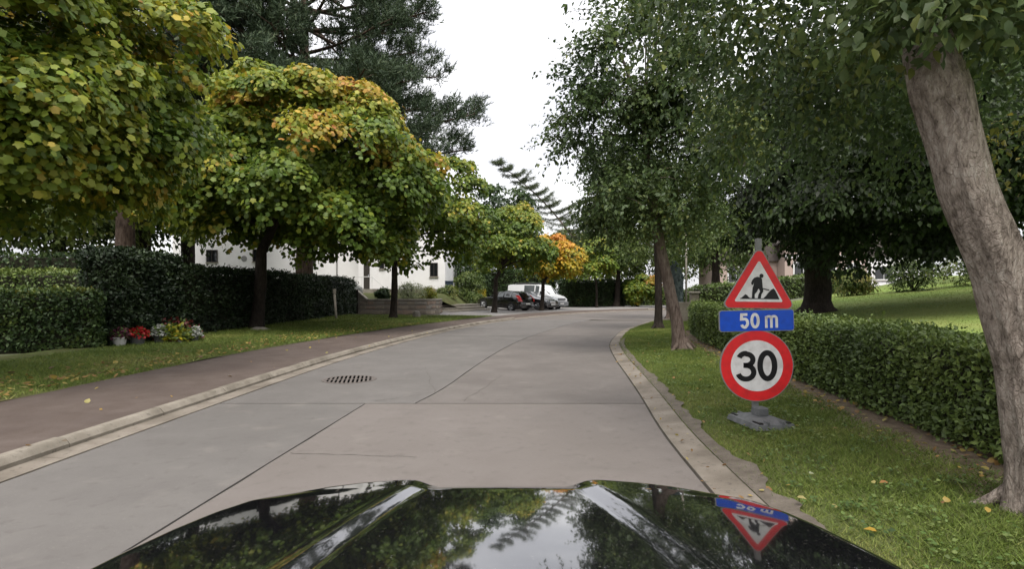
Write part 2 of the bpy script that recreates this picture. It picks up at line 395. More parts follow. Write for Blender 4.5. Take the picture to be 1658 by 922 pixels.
MAPLE = tri_template([(0, 0), (.44, .06), (.38, .30), (.58, .62), (.27, .68), (0, 1.0), (-.27, .68), (-.58, .62), (-.38, .30), (-.44, .06)], (0, .36), .34, -.16)
MAPLE_S = (np.array([(0, 0, 0), (.48, .25, -.1), (.30, .75, -.2), (0, 1, -.28), (-.30, .75, -.2), (-.48, .25, -.1), (0, .45, .02)]), np.array([(6, 0, 1), (6, 1, 2), (6, 2, 3), (6, 3, 4), (6, 4, 5), (6, 5, 0)]))
MAPLE_M = (np.array([(0, 0, -.0), (.45, .08, -.08), (.36, .34, -.07), (.57, .66, -.22), (.0, 1.0, -.34), (-.57, .66, -.22), (-.36, .34, -.07), (-.45, .08, -.08)]), np.array([(0, 1, 2), (0, 2, 4), (2, 3, 4), (0, 4, 6), (4, 5, 6), (0, 6, 7)]))
OVAL = (np.array([(0, 0, 0), (.30, .42, .08), (0, 1, -.18), (-.30, .42, .08), (0, .5, -.02)]), np.array([(0, 1, 4), (4, 1, 2), (0, 4, 3), (4, 2, 3)]))
OVAL6 = (np.array([(0, 0, 0), (.24, .25, .05), (.27, .6, .03), (0, 1, -.22), (-.27, .6, .03), (-.24, .25, .05), (0, .5, -.03)]), np.array([(6, 0, 1), (6, 1, 2), (6, 2, 3), (6, 3, 4), (6, 4, 5), (6, 5, 0)]))
RHOMB = (np.array([(0, 0, 0), (.32, .45, .07), (0, 1, -.15), (-.32, .45, .07)]), np.array([(0, 1, 2), (0, 2, 3)]))
BLADE = (np.array([(-.5, 0, 0), (.5, 0, 0), (0, 1, 0)]), np.array([(0, 1, 2)]))

def unit(a): return a / np.maximum(np.linalg.norm(a, axis=1, keepdims=True), 1e-9)

def frames(d, n):
    d = unit(d); n = n - d * np.sum(d * n, axis=1, keepdims=True); n = unit(n)
    return np.cross(d, n), d, n

def raw_mesh(name, co, faces, tint=None, smooth=False):
    me = bpy.data.meshes.new(name)
    nv, nf = len(co), len(faces)
    k = faces.shape[1]
    me.vertices.add(nv); me.vertices.foreach_set('co', np.ascontiguousarray(co, dtype=np.float32).ravel())
    me.loops.add(nf * k); me.loops.foreach_set('vertex_index', np.ascontiguousarray(faces, dtype=np.int32).ravel())
    me.polygons.add(nf); me.polygons.foreach_set('loop_start', np.arange(0, nf * k, k, dtype=np.int32))
    if smooth: me.polygons.foreach_set('use_smooth', np.ones(nf, dtype=bool))
    if tint is not None:
        at = me.attributes.new('tint', 'FLOAT_COLOR', 'POINT')
        c4 = np.ones((nv, 4), np.float32); c4[:, :3] = tint
        at.data.foreach_set('color', c4.ravel())
    me.update(calc_edges=True)
    return me

def leaf_mesh(name, pos, d, n, size, tint, tpl, widthmul=1.0):
    tv, tf = tpl
    x, y, z = frames(d, n)
    s = np.asarray(size)
    if s.ndim == 0: s = np.full(len(pos), float(s))
    w = s * widthmul
    co = (pos[:, None, :] + tv[None, :, 0, None] * (x * w[:, None])[:, None, :] + tv[None, :, 1, None] * (y * s[:, None])[:, None, :] + tv[None, :, 2, None] * (z * s[:, None])[:, None, :])
    nt = len(tv)
    fa = (tf[None] + (np.arange(len(pos)) * nt)[:, None, None]).reshape(-1, 3)
    return raw_mesh(name, co.reshape(-1, 3), fa, np.repeat(tint, nt, axis=0))

def ramp(t, keys):
    ks = np.array([k[0] for k in keys]); cs = np.array([k[1] for k in keys])
    return np.stack([np.interp(t, ks, cs[:, i]) for i in range(3)], axis=1)

def add_leaves(parent, pos, d, n, size, tint, tpl, mat, nparts=0, part='crown', origin=None, widthmul=1.0, thin=True, mass_tpl=None):
    """one part with the mass of the leaves; the nparts that show largest are parts of their own"""
    origin = np.array(origin if origin is not None else (0, 0, 0), float)
    size = np.broadcast_to(np.asarray(size, float), (len(pos),)).copy()
    keep = np.ones(len(pos), bool)
    if thin and len(pos) > 14000:          # a sparser far side keeps big crowns affordable
        c = pos.mean(0); v = unit(pos - c); tocam = np.array([0, 0, CAMZ]) - c; tocam = tocam / np.linalg.norm(tocam)
        keep &= ~((v @ tocam < -.12) & (v[:, 2] > -.30) & (RNG.random(len(pos)) > .20))
    if nparts:
        v = pos - np.array([0, 0, CAMZ])
        depth = np.maximum(v[:, 1], .3)
        px = v[:, 0] / depth * 900 + 829; py = 474 - v[:, 2] / depth * 900
        inside = (px > 5) & (px < 1653) & (py > 5) & (py < 917) & (v[:, 1] > .5)
        score = np.where(inside & keep, size / depth, 0)
        pick = np.argsort(-score)[:nparts]; pick = pick[score[pick] > 0]
        keep[pick] = False
        x, y, z = frames(d[pick], n[pick])
        tv, tf = tpl
        q = np.linalg.norm(tint[pick], axis=1); order = np.argsort(q); bins = np.array_split(order, 10)
        for b in bins:
            if len(b) == 0: continue
            col = tint[pick][b[len(b) // 2]]
            sc = np.array([widthmul, 1, 1])
            me = raw_mesh('leaf', tv * sc, tf, np.repeat(col[None], len(tv), axis=0)); me.materials.append(mat)
            for i in b:
                o = bpy.data.objects.new('leaf', me); COL.objects.link(o); o.parent = parent
                s = size[pick[i]]; p = pos[pick[i]] - origin
                mt = Matrix.Identity(4)
                for r_ in range(3):
                    mt[r_][0] = x[i][r_] * s; mt[r_][1] = y[i][r_] * s; mt[r_][2] = z[i][r_] * s; mt[r_][3] = p[r_]
                o.matrix_local = mt
    me = leaf_mesh(part, pos[keep] - origin, d[keep], n[keep], size[keep], tint[keep], mass_tpl or tpl, widthmul)
    o = link(part, me, mat, parent)
    o['kind'] = 'stuff'
    return o

def sphere_dirs(n, rng, jit=.25):
    i = np.arange(n) + .5
    ph = np.arccos(1 - 2 * i / n); th = math.pi * (1 + 5 ** .5) * i + rng.random() * 6
    v = np.stack([np.cos(th) * np.sin(ph), np.sin(th) * np.sin(ph), np.cos(ph)], 1)
    return unit(v + rng.normal(0, jit, v.shape))

UP = np.array([[0, 0, 1.0]])

def lobe_crown(c, r, rng, nlobes=46, lr=.30, ncl=14, nlf=34, cr=.36, size=.16, low=-.55, inner=.2, tint_fn=None, droop=.6, flat=.62, upr=.55):
    """dense billowing crown: lobes > leaf rosettes > leaves. returns pos, dir, normal, size, t"""
    c = np.array(c, float); r = np.array(r, float)
    dirs = sphere_dirs(nlobes, rng); dirs = dirs[dirs[:, 2] > low]
    nl = len(dirs)
    lc = c + dirs * r * rng.uniform(.56, .82, (nl, 1))
    lrad = lr * r.mean() * rng.uniform(.62, 1.32, nl)
    t_l = tint_fn(dirs, rng) if tint_fn else rng.random(nl) * .3
    # clusters on lobes
    li = np.repeat(np.arange(nl), ncl)
    v = unit(rng.normal(0, .85, (len(li), 3)) + 1.05 * dirs[li] + .70 * UP)
    cl = lc[li] + v * (lrad[li] * rng.uniform(.7, 1.08, len(li)))[:, None] * np.array([1, 1, flat])
    o = unit(v * .40 + dirs[li] * .35 + UP * upr + rng.normal(0, .15, v.shape))
    t_c = t_l[li] + rng.normal(0, .10, len(li))
    if inner > 0:
        m = int(len(li) * inner)
        dv = unit(rng.normal(0, 1, (m, 3))); dv[:, 2] = np.abs(dv[:, 2]) - .45; dv = unit(dv)
        ci = c + dv * r * rng.uniform(.25, .75, (m, 1))
        cl = np.vstack([cl, ci]); o = np.vstack([o, dv]); t_c = np.concatenate([t_c, rng.normal(.05, .08, m)])
    k = np.repeat(np.arange(len(cl)), nlf); N = len(k)
    oo = o[k]
    a = unit(np.cross(oo, rng.normal(0, 1, (N, 3))))
    rho = np.sqrt(rng.random(N))
    crk = cr * rng.uniform(.75, 1.25, len(cl))[k]
    pos = cl[k] + a * (rho * crk)[:, None] - oo * (rho ** 2 * crk * .60)[:, None] + rng.normal(0, .045, (N, 3))
    hd = oo.copy(); hd[:, 2] = 0
    d = a * .85 + hd * .45 - UP * (droop * (.35 + .9 * rho[:, None])) + rng.normal(0, .30, (N, 3))
    n = oo * .6 + UP * .75 + a * .35 * rho[:, None] + rng.normal(0, .42, (N, 3))
    s = size * rng.uniform(.7, 1.25, N)
    t = t_c[k] + rng.normal(0, .13, N)
    return pos, d, n, s, t, lc, lrad

def twig_crown(c, r, rng, nlobes=40, lr=.3, ntw=30, nlf=12, tl=(.4, .9), size=.075, low=-.6, tint_fn=None, upward=.3, spread=.03, fill=.25, droop=.25):
    """airy crown: lobes > twigs > leaves along the twigs"""
    c = np.array(c, float); r = np.array(r, float)
    dirs = sphere_dirs(nlobes, rng, .3); dirs = dirs[dirs[:, 2] > low]; nl = len(dirs)
    rad = rng.uniform(.45, .85, (nl, 1)); inn = rng.random(nl) < fill
    rad[inn] = rng.uniform(.1, .5, (inn.sum(), 1))
    lc = c + dirs * r * rad
    lrad = lr * r.mean() * rng.uniform(.7, 1.3, nl)
    t_l = tint_fn(dirs, rng) if tint_fn else rng.random(nl) * .3
    li = np.repeat(np.arange(nl), ntw); T = len(li)
    v = unit(rng.normal(0, 1, (T, 3)) + .7 * dirs[li] + upward * UP)
    st = lc[li] + v * (lrad[li] * rng.uniform(.1, .6, T))[:, None]
    ln = rng.uniform(tl[0], tl[1], T)
    v2 = unit(v + rng.normal(0, .25, (T, 3)) + upward * .5 * UP)
    k = np.repeat(np.arange(T), nlf); N = len(k)
    f = np.tile(np.linspace(.08, 1, nlf), T) + rng.normal(0, .03, N)
    bend = -droop * (f ** 2) * ln[k]
    pos = st[k] + v2[k] * (f * ln[k])[:, None] + UP * bend[:, None] + rng.normal(0, spread, (N, 3))
    side = unit(np.cross(v2[k], rng.normal(0, 1, (N, 3))))
    d = side * .8 + v2[k] * .55 - UP * .35 + rng.normal(0, .2, (N, 3))
    n = UP * .9 + .3 * v2[k] + rng.normal(0, .45, (N, 3))
    s = size * rng.uniform(.65, 1.25, N)
    t = t_l[li][k] + rng.normal(0, .12, N)
    tw = (st, st + v2 * ln[:, None] - UP * (droop * ln)[:, None])
    return pos, d, n, s, t, lc, lrad, tw

def bez(p0, p1, p2, n=7):
    p0, p1, p2 = Vector(p0), Vector(p1), Vector(p2)
    return [p0 * (1 - t) ** 2 + p1 * 2 * t * (1 - t) + p2 * t * t for t in [i / (n - 1) for i in range(n)]]

def roots(mb, r, rng, n=6, seg=10):
    for i in range(n):
        a = 2 * math.pi * i / n + rng.uniform(-.3, .3); l = r * rng.uniform(1.5, 2.4)
        p = [Vector((math.cos(a) * r * .45, math.sin(a) * r * .45, r * 1.35)), Vector((math.cos(a) * r * .95, math.sin(a) * r * .95, r * .45)), Vector((math.cos(a) * l, math.sin(a) * l, -.03 * 1)), Vector((math.cos(a) * l * 1.3, math.sin(a) * l * 1.3, -.10))]
        q = bez(p[0], p[1], p[2], 7) + [p[3]]
        mb.tube(q, [r * .42, r * .40, r * .36, r * .31, r * .26, r * .21, r * .16, r * .08], seg, True, jit=.2)

def trunk_mb(base, pts, rads, lobes, rng, nlimb=12, r_limb=.07, seg=12, flare=1.5, limb_from=None, origin=(0, 0, 0), jit=.12, fur=0.0, steps=6):
    """tapered trunk along pts, with limbs curving out to some lobes of the crown"""
    mb = MB(); og = Vector(origin)
    P = [Vector(p) - og for p in pts]
    # resample trunk
    path = []; rr = []
    for i in range(len(P) - 1):
        m = steps
        for j in range(m):
            t = j / m; path.append(P[i].lerp(P[i + 1], t)); rr.append(rads[i] * (1 - t) + rads[i + 1] * t)
    path.append(P[-1]); rr.append(rads[-1])
    z0 = path[0].z
    for i in range(len(path)):
        h = path[i].z - z0; rr[i] *= 1 + (flare - 1) * math.exp(-h / .16)
    path.insert(0, path[0] - Vector((0, 0, .15))); rr.insert(0, rr[0] * 1.05)
    mb.tube(path, rr, seg, jit=jit, fur=fur)
    top = P[-1] if limb_from is None else Vector(limb_from) - og
    okl = [i for i in range(len(lobes)) if lobes[i][2] - og.z > path[-1].z - .3] or list(range(len(lobes)))
    idx = [okl[i] for i in rng.permutation(len(okl))[:nlimb]]
    for i in idx:
        e = Vector(lobes[i]) - og
        s = path[-1 - int(rng.integers(0, 4))]
        mid = s.lerp(e, .5) + Vector((0, 0, .25 * (e - s).length * .6)); 
        q = bez(s, mid, e, 7)
        rl = r_limb * rng.uniform(.6, 1.1)
        mb.tube(q, [rl * (1 - .8 * j / 6) for j in range(7)], 6, False)
    return mb

# ------------------------------------------------------------ the lie of the land
road_left = curve([(-8, -3.55), (0, -3.6), (4, -3.62), (7, -3.55), (10.5, -3.4), (14, -3.05), (17.1, -2.6), (22.9, -1.35), (28, .35), (33.7, 3.1), (37, 5.4), (40, 8.2), (43, 12.0), (46, 17), (49, 23), (52, 30), (56, 42)])
road_right = curve([(-8, 1.2), (0, 1.2), (2, 1.26), (3.7, 1.34), (5.1, 1.43), (7.3, 1.68), (9, 1.86), (11.5, 2.12), (14.5, 2.55), (17, 3.15), (20, 4.0), (22.5, 4.95), (26.4, 6.7), (30, 8.9), (34, 12.4), (37, 16.5), (40, 22), (43, 29), (47, 41)])
joint_far = curve([(6.75, -1.18), (7.45, -1.03), (9.64, -.74), (12, -.42), (14.6, 0.02), (19, 1.08), (24, 2.6), (28.3, 4.3), (34, 7.4), (40, 13)])

def ypts(a, b, step): return [a + (b - a) * i / max(1, int(round((b - a) / step))) for i in range(max(1, int(round((b - a) / step))) + 1)]

GIN = [(road_right(y), y) for y in ypts(-8, 47, .5)]
GOUT = offset_path(GIN, .25)
LIN = [(road_left(y), y) for y in ypts(-8, 56, .5)]

mb = MB(); mb.add([(-300, -120, -.12), (300, -120, -.12), (300, 500, -.12), (-300, 500, -.12)], [(0, 1, 2, 3)])
mb.build('ground', M['ground'], kind='structure')

# road: sub-base plus slabs that stand 14 mm above the joints
road = strip('road', [(x - .05, y) for x, y in LIN[:len(GIN)]], [(x + .1, y) for x, y in GIN], -.015, -.015, M['roadbase'], kind='structure')
far_l = [(road_left(y), y) for y in ypts(46, 56, .5)]
def wob(x, y, t): return 0.0
def slab(l, r, mat, **k): return strip('slab', l, r, 0, 0, mat, 4, road, .05, **k)
g = .010
def lane(fa, fb, y0, y1, mat, da=g, db=g, step=.2):
    ys = ypts(y0 + .018, y1 - .018, step)
    ph = random.uniform(0, 50); wa = [random.uniform(-.004, .004) + .010 * noise.noise(Vector((y * .9, ph, 0))) for y in ys]
    return slab([(fa(y) + da + w, y) for y, w in zip(ys, wa)], [(fb(y) - db, y) for y in ys], mat)
j_near = lambda y: -2.187 + .0607 * y
# right lane
lane(j_near, road_right, -8, -.9, M['slab'])
lane(j_near, road_right, -.9, 6.75, M['slab'])
lane(joint_far, road_right, 6.75, 17.2, M['slab_old'])
# left lane
lane(road_left, j_near, -8, -.4, M['slab_left'])
lane(road_left, j_near, -.4, 6.75, M['slab_left'])
lane(road_left, joint_far, 6.75, 17.2, M['slab_left'])
lane(road_left, joint_far, 17.2, 27.5, M['slab_left'], step=.6)
lane(joint_far, road_right, 17.2, 26.5, M['slab_old'], step=.6)
# round the bend, measured across the road
def bend(y0a, y1a, y0b, y1b):
    n = 16
    la = [(road_left(y0a + (y1a - y0a) * i / n), y0a + (y1a - y0a) * i / n) for i in range(n + 1)]
    rb = [(road_right(y0b + (y1b - y0b) * i / n), y0b + (y1b - y0b) * i / n) for i in range(n + 1)]
    return slab(la, rb, M['slab_old'])
# wedge joining the straight-cut slabs to the bend
n = 16
bl = [(road_left(27.52 + 5.5 * i / n), 27.52 + 5.5 * i / n) for i in range(n + 1)]
br = [(joint_far(27.52), 27.52) if i == 0 else (joint_far(27.52) + (road_right(26.6) - joint_far(27.52)) * i / n, 27.52 + (26.6 - 27.52) * i / n) for i in range(n + 1)]
slab(bl, br, M['slab_old'])
bend(33.06, 40, 26.63, 32.5); bend(40.03, 46, 32.53, 37.5); bend(46.03, 55.5, 37.53, 46.5)
# hairline cracks in the slabs
def crack(p0, p1, w, n=26, amp=.035, seed=0):
    rr = random.Random(seed); mbk = MB(); L_, R_ = [], []
    for i in range(n + 1):
        t = i / n
        x = p0[0] + (p1[0] - p0[0]) * t; y = p0[1] + (p1[1] - p0[1]) * t
        o = amp * noise.noise(Vector((t * 5 + seed, seed, 0))) + rr.uniform(-.01, .01)
        dx, dy = p1[0] - p0[0], p1[1] - p0[1]; l = math.hypot(dx, dy); nx, ny = -dy / l, dx / l
        ww = w * rr.uniform(.3, 1.0) * (1 - .6 * t)
        L_.append((x + nx * (o - ww), y + ny * (o - ww), .0025)); R_.append((x + nx * (o + ww), y + ny * (o + ww), .0025))
    mbk.add(L_ + R_, [(i, i + 1, n + 2 + i, n + 1 + i) for i in range(n)])
    return mbk.build('crack', M['crackfill'], road)
crack((-1.86, 4.66), (-.78, 4.55), .007, seed=2)
crack((-1.7, 6.9), (-1.05, 7.5), .006, seed=5)
crack((-.6, 6.9), (-.15, 9.1), .006, seed=8)
crack((-1.05, 7.5), (-1.6, 10.2), .005, seed=9)
crack((.9, 6.78), (1.6, 6.45), .006, seed=3)

# right hand gutter: concrete sections
gut = strip('gutter', [(x + .004, y) for x, y in GIN], GOUT, -.02, -.02, M['roadbase'], kind='structure')
i = 0
while i < len(GIN) - 3:
    k_ = min(i + 5, len(GIN) - 1)
    a = [GIN[j] for j in range(i, k_ + 1)]; b = [GOUT[j] for j in range(i, k_ + 1)]
    a[0] = (a[0][0], a[0][1] + .008); b[0] = (b[0][0], b[0][1] + .008)
    dz = random.uniform(-.002, .004)
    strip('gutter_slab', [(x + .010, y) for x, y in a], b, .006 + dz, .030 + dz, M['gutter'], 3, gut, .06)
    i = k_

# left hand gutter strip and kerb of single stones
KF = offset_path(LIN, -.21)      # kerb front
KB = offset_path(LIN, -.35)      # kerb back
lg = strip('gutter', KF, LIN, -.02, -.02, M['roadbase'], kind='structure')
i = 0; LEND = [k for k, p in enumerate(LIN) if p[1] < 52][-1]
while i < LEND - 3:
    k_ = min(i + 5, LEND)
    a = [KF[j] for j in range(i, k_ + 1)]; b = [LIN[j] for j in range(i, k_ + 1)]
    a[0] = (a[0][0], a[0][1] + .008); b[0] = (b[0][0], b[0][1] + .008)
    strip('gutter_slab', a, [(x - .006, y) for x, y in b], .012, .005, M['gutter'], 2, lg, .05)
    i = k_
kerb = strip('kerb', KB, KF, -.03, -.03, M['roadbase'], kind='structure')
def path_sample(p, s0, s1, n):
    d = [0]
    for a, b in zip(p, p[1:]): d.append(d[-1] + math.hypot(b[0] - a[0], b[1] - a[1]))
    ss = np.linspace(s0, s1, n)
    return list(zip(np.interp(ss, d, [q[0] for q in p]), np.interp(ss, d, [q[1] for q in p]))), d[-1]
_, KL = path_sample(KF, 0, 1, 2)
s = 0.3
while s < KL - 12:
    ln = 1.25
    f_, _ = path_sample(KF, s + .006, s + ln - .006, 4)
    b_ = offset_path(f_, -.14)
    xm, ym = f_[0]
    low = 27.5 < ym < 41.5                       # dropped kerb along the drive
    h = (.03 if low else .095) + random.uniform(-.006, .006)
    prof = [(0, -.05), (0, h * .45), (.035, h - .012), (.05, h), (.13, h), (.14, h - .012), (.14, -.05)]
    mbk = MB(); vs = []
    for (fx, fy), (bx, by) in zip(f_, b_):
        for u, z in prof:
            t = u / .14; vs.append((fx + (bx - fx) * t, fy + (by - fy) * t, z))
    m_ = len(prof); fs = []
    for q in range(3):
        for j in range(m_ - 1): a = q * m_ + j; fs.append((a, a + 1, a + m_ + 1, a + m_))
    fs.append(tuple(range(m_))); fs.append(tuple(range(3 * m_, 4 * m_)))
    mbk.add(vs, fs); mbk.build('kerb_stone', M['kerb'], kerb)
    s += ln

# pavement of brown asphalt behind the kerb
PB = []
for (x, y) in KB:
    wd = 1.95 if y < 12 else (1.95 + (1.35 - 1.95) * min(1, (y - 12) / 12))
    PB.append((x, y, wd))
PBK = []
off = offset_path(KB, -1.0)
for (x, y, wd), (ox, oy) in zip(PB, off): PBK.append((x + (ox - x) * wd, y + (oy - y) * wd))
i1 = [k for k, p in enumerate(KB) if p[1] < 50][-1]
def pavez(x, y, t):
    low = max(0, min(1, (y - 25.5) / 2)) * (1 - max(0, min(1, (y - 41) / 3)))
    return .086 - .055 * low * t + .01 * (1 - t)
strip('pavement', PBK[:i1], [(x - .004, y) for x, y in KB[:i1]], .09, .085, M['footpath'], 5, kind='structure', zfun=pavez)

# left verge between pavement and hedge
i2 = [k for k, p in enumerate(KB) if p[1] < 30][-1]
VB = [(-10.2 if y < 10 else -9.4, y) for x, y in PBK[:i2]]
def vz(x, y, t): return .105 + .07 * (1 - t) + .02 * noise.noise(Vector((x * .8, y * .8, 0)))
strip('verge_ground', VB, [(x + .03, y) for x, y in PBK[:i2]], .17, .1, M['turf'], 8, kind='structure', zfun=vz)

# right verge
H_front = curve([(-6, 2.9), (2, 3.32), (4.1, 3.56), (7.8, 4.0), (11, 4.35), (14, 4.75), (17, 5.5), (20, 6.5), (24, 8.3)])
ysr = [p[1] for p in GOUT if p[1] < 26]
RV = [(max(H_front(min(y, 24)) + .5, x + .6), y) for (x, y) in GOUT if y < 26]
def rz(x, y, t): return .012 + .11 * t + .018 * noise.noise(Vector((x * 1.1, y * 1.1, 3)))
strip('verge_ground', [(x - .12, y) for x, y in GOUT if y < 26], RV, .02, .12, M['turf'], 8, kind='structure', zfun=rz)
# bare soil under the hedge foot
strip('soil_strip', [(H_front(y) - .56 + .08 * noise.noise(Vector((0, y * 1.3, 0))), y) for y in ypts(-4, 18, .4)], [(H_front(y) + .5, y) for y in ypts(-4, 18, .4)], .115, .135, M['soil'], 6, kind='structure', zfun=lambda x, y, t: rz(x, y, (x - (float(np.interp(y, [p[1] for p in GOUT], [p[0] for p in GOUT])) - .12)) / (H_front(y) + .5 - float(np.interp(y, [p[1] for p in GOUT], [p[0] for p in GOUT])) + .12)) + .012 * min(1, 4 * t))

sy = ypts(.5, 16, .05)
strip('soil_strip', [(x + .012, y) for x, y in [(float(np.interp(y, [p[1] for p in GOUT], [p[0] for p in GOUT])), y) for y in sy]],
      [(float(np.interp(y, [p[1] for p in GOUT], [p[0] for p in GOUT])) + .11 + max(0, .15 * (noise.noise(Vector((y * 1.1, 3, 0))) + .16) + .10 * noise.noise(Vector((y * 4.2, 9, 0))) + .03 * noise.noise(Vector((y * 11, 4, 0))) + random.uniform(-.006, .006)) * (1.0 if y < 9 else .4), y) for y in sy], .03, .05, M['soil_pale'], 3, kind='structure', zfun=lambda x, y, t: .030 + .02 * t)

def lawn_z(x, y):
    z = .15 + .1026 * (x - 4.5) - .0139 * (y - 8)
    return max(.13, min(z, 2.6)) + .04 * noise.noise(Vector((x * .25, y * .25, 1)))
mbl = MB(); nx_, ny_ = 60, 60; vs = []; fs = []
for j in range(ny_ + 1):
    y = -8 + 60 * j / ny_
    x0 = H_front(min(max(y, -6), 24)) + .42 if y < 24 else H_front(24) + .42 + (y - 24) * 1.2
    for i in range(nx_ + 1):
        x = x0 + (60 - x0) * (i / nx_) ** 1.6
        vs.append((x, y, lawn_z(x, y)))
for j in range(ny_):
    for i in range(nx_): a = j * (nx_ + 1) + i; fs.append((a, a + 1, a + nx_ + 2, a + nx_ + 1))
mbl.add(vs, fs); mbl.build('lawn', M['lawn'], smooth=True, kind='structure')

# forecourt with paving and the garden bank behind it
def court_z(x, y):
    """nearly level in front of the cars, climbing towards the house on the left"""
    f = max(0, min(1, (y - 34) / 7))
    return max(.03, .03 + .085 * max(0, -x - .2) * f) + .03 * f * max(0, min(1, (y - 47) / 8))
mbc = MB(); vs = []; fs = []
nx_, ny_ = 30, 30
for j in range(ny_ + 1):
    for i in range(nx_ + 1):
        x = -8.5 + 24 * i / nx_
        ya = 30 if x < -4.4 else np.interp(x, [p[0] for p in PBK], [p[1] for p in PBK]) - .03
        y = ya + (64 - ya) * j / ny_
        vs.append((x, y, court_z(x, y) + .004))
for j in range(ny_):
    for i in range(nx_): a = j * (nx_ + 1) + i; fs.append((a, a + 1, a + nx_ + 2, a + nx_ + 1))
mbc.add(vs, fs); mbc.build('driveway', M['drive'], smooth=True, kind='structure')
def garden_z(x, y):
    z = .92 + max(0, min((y - 32.3) / 7.5, 1)) * .40
    t = max(0, min(1, (x + 5.0) / 1.9)); t = t * t * (3 - 2 * t)
    return z * (1 - t) + (court_z(x, y) - .05) * t
mbg = MB(); vs = []; fs = []
gx = [-34 + 29 * i / 12 for i in range(13)] + [-4.75, -4.5, -4.2, -3.9, -3.6, -3.3, -3.05]
for j in range(15):
    y = 32.25 + (2.2 * j / 4 if j < 4 else 2.2 + 26 * (j - 4) / 10)
    for i, x in enumerate(gx):
        if y < 35: x = min(x, -4.75)
        vs.append((x, y, garden_z(x, y) + i * 1e-4))
W_g = len(gx)
for j in range(14):
    for i in range(W_g - 1): a = j * W_g + i; fs.append((a, a + 1, a + W_g + 1, a + W_g))
mbg.add(vs, fs); mbg.build('garden_bank', M['turf'], smooth=True, kind='structure')

# ------------------------------------------------------------ leaf colours
MAPLE_KEYS = [(-.3, (.055, .095, .016)), (.0, (.090, .150, .020)), (.25, (.160, .210, .024)), (.45, (.26, .27, .028)), (.62, (.40, .29, .035)), (.8, (.47, .26, .055)), (1.0, (.42, .18, .06))]
GOLD_KEYS = [(-.3, (.10, .15, .015)), (.1, (.22, .23, .02)), (.4, (.45, .31, .02)), (.7, (.52, .30, .03)), (1.0, (.48, .20, .03))]
DARK_KEYS = [(-.3, (.024, .045, .015)), (0, (.038, .068, .022)), (.3, (.065, .105, .028)), (.6, (.12, .15, .03)), (1.0, (.30, .23, .035))]
MID_KEYS = [(-.3, (.035, .058, .024)), (0, (.055, .088, .034)), (.3, (.090, .130, .042)), (.6, (.15, .17, .04)), (1.0, (.32, .24, .04))]
YEW_KEYS = [(-.3, (.014, .026, .012)), (0, (.022, .038, .015)), (.4, (.036, .058, .020)), (1.0, (.08, .09, .03))]
BEECH_KEYS = [(-.3, (.018, .026, .011)), (0, (.027, .042, .015)), (.4, (.044, .075, .020)), (1.0, (.09, .125, .028))]
FAR_KEYS = [(-.3, (.045, .075, .02)), (.0, (.075, .115, .027)), (.4, (.13, .17, .04)), (.8, (.24, .22, .055)), (1.0, (.30, .22, .06))]
HEDGE_KEYS = [(-.3, (.042, .064, .020)), (0, (.074, .112, .030)), (.4, (.120, .170, .040)), (.8, (.17, .21, .05)), (1, (.22, .23, .07))]
PINE_KEYS = [(-.3, (.024, .040, .022)), (0, (.040, .064, .034)), (.5, (.070, .096, .048)), (1, (.13, .145, .075))]

def tinted(t, keys, rng, jit=.14):
    return ramp(t, keys) * np.clip(rng.normal(1, jit, (len(t), 1)), .5, 1.6)

def autumn(p_or=.10, p_y=.25, topbias=.35):
    def f(dirs, rng):
        n = len(dirs); t = rng.normal(.06, .08, n)
        h = np.clip(dirs[:, 2], -.3, 1)
        u = rng.random(n)
        t = t + .20 * np.clip(h, 0, 1) * topbias * 2
        t[u < p_y * (1 + h)] += .18
        t[u < p_or * (1 + h)] += .22
        return t
    return f

# ------------------------------------------------------------ the row of round maples on the left
def maple(name, label, base, centre, r, seed, tint_fn, keys=MAPLE_KEYS, size=.16, tpl=MAPLE, nparts=0, nlobes=54, ncl=13, nlf=30, cr=.36, trunk_r=.17, fork=None, group=None, cat='tree', lr=.30, low=-.72, bark='bark_dark', inner=.25, nlimb=12):
    rng = np.random.default_rng(seed)
    t = thing(name, label, cat, base, 0, group)
    pos, d, n, s, tt, lc, lrad = lobe_crown(centre, r, rng, nlobes=nlobes, ncl=ncl, nlf=nlf, cr=cr, size=size, tint_fn=tint_fn, lr=lr, low=low, inner=inner)
    add_leaves(t, pos, d, n, s, tinted(tt, keys, rng), tpl, M['leaf'], nparts, origin=base, mass_tpl=MAPLE_M if tpl is MAPLE else None)
    b = Vector(base); c = Vector(centre)
    fk = Vector(fork) if fork else Vector((b.x * .6 + c.x * .4, b.y * .6 + c.y * .4, c.z - r[2] * .55))
    mid = b.lerp(fk, .55) + Vector((.03, 0, 0))
    top = fk.lerp(c, .6)
    mbt = trunk_mb(base, [b, mid, fk, top], [trunk_r, trunk_r * .88, trunk_r * .8, trunk_r * .35], lc, rng, nlimb, trunk_r * .42, 12, 1.35, origin=base)
    mbt.build('trunk', M[bark], t, True)
    return t

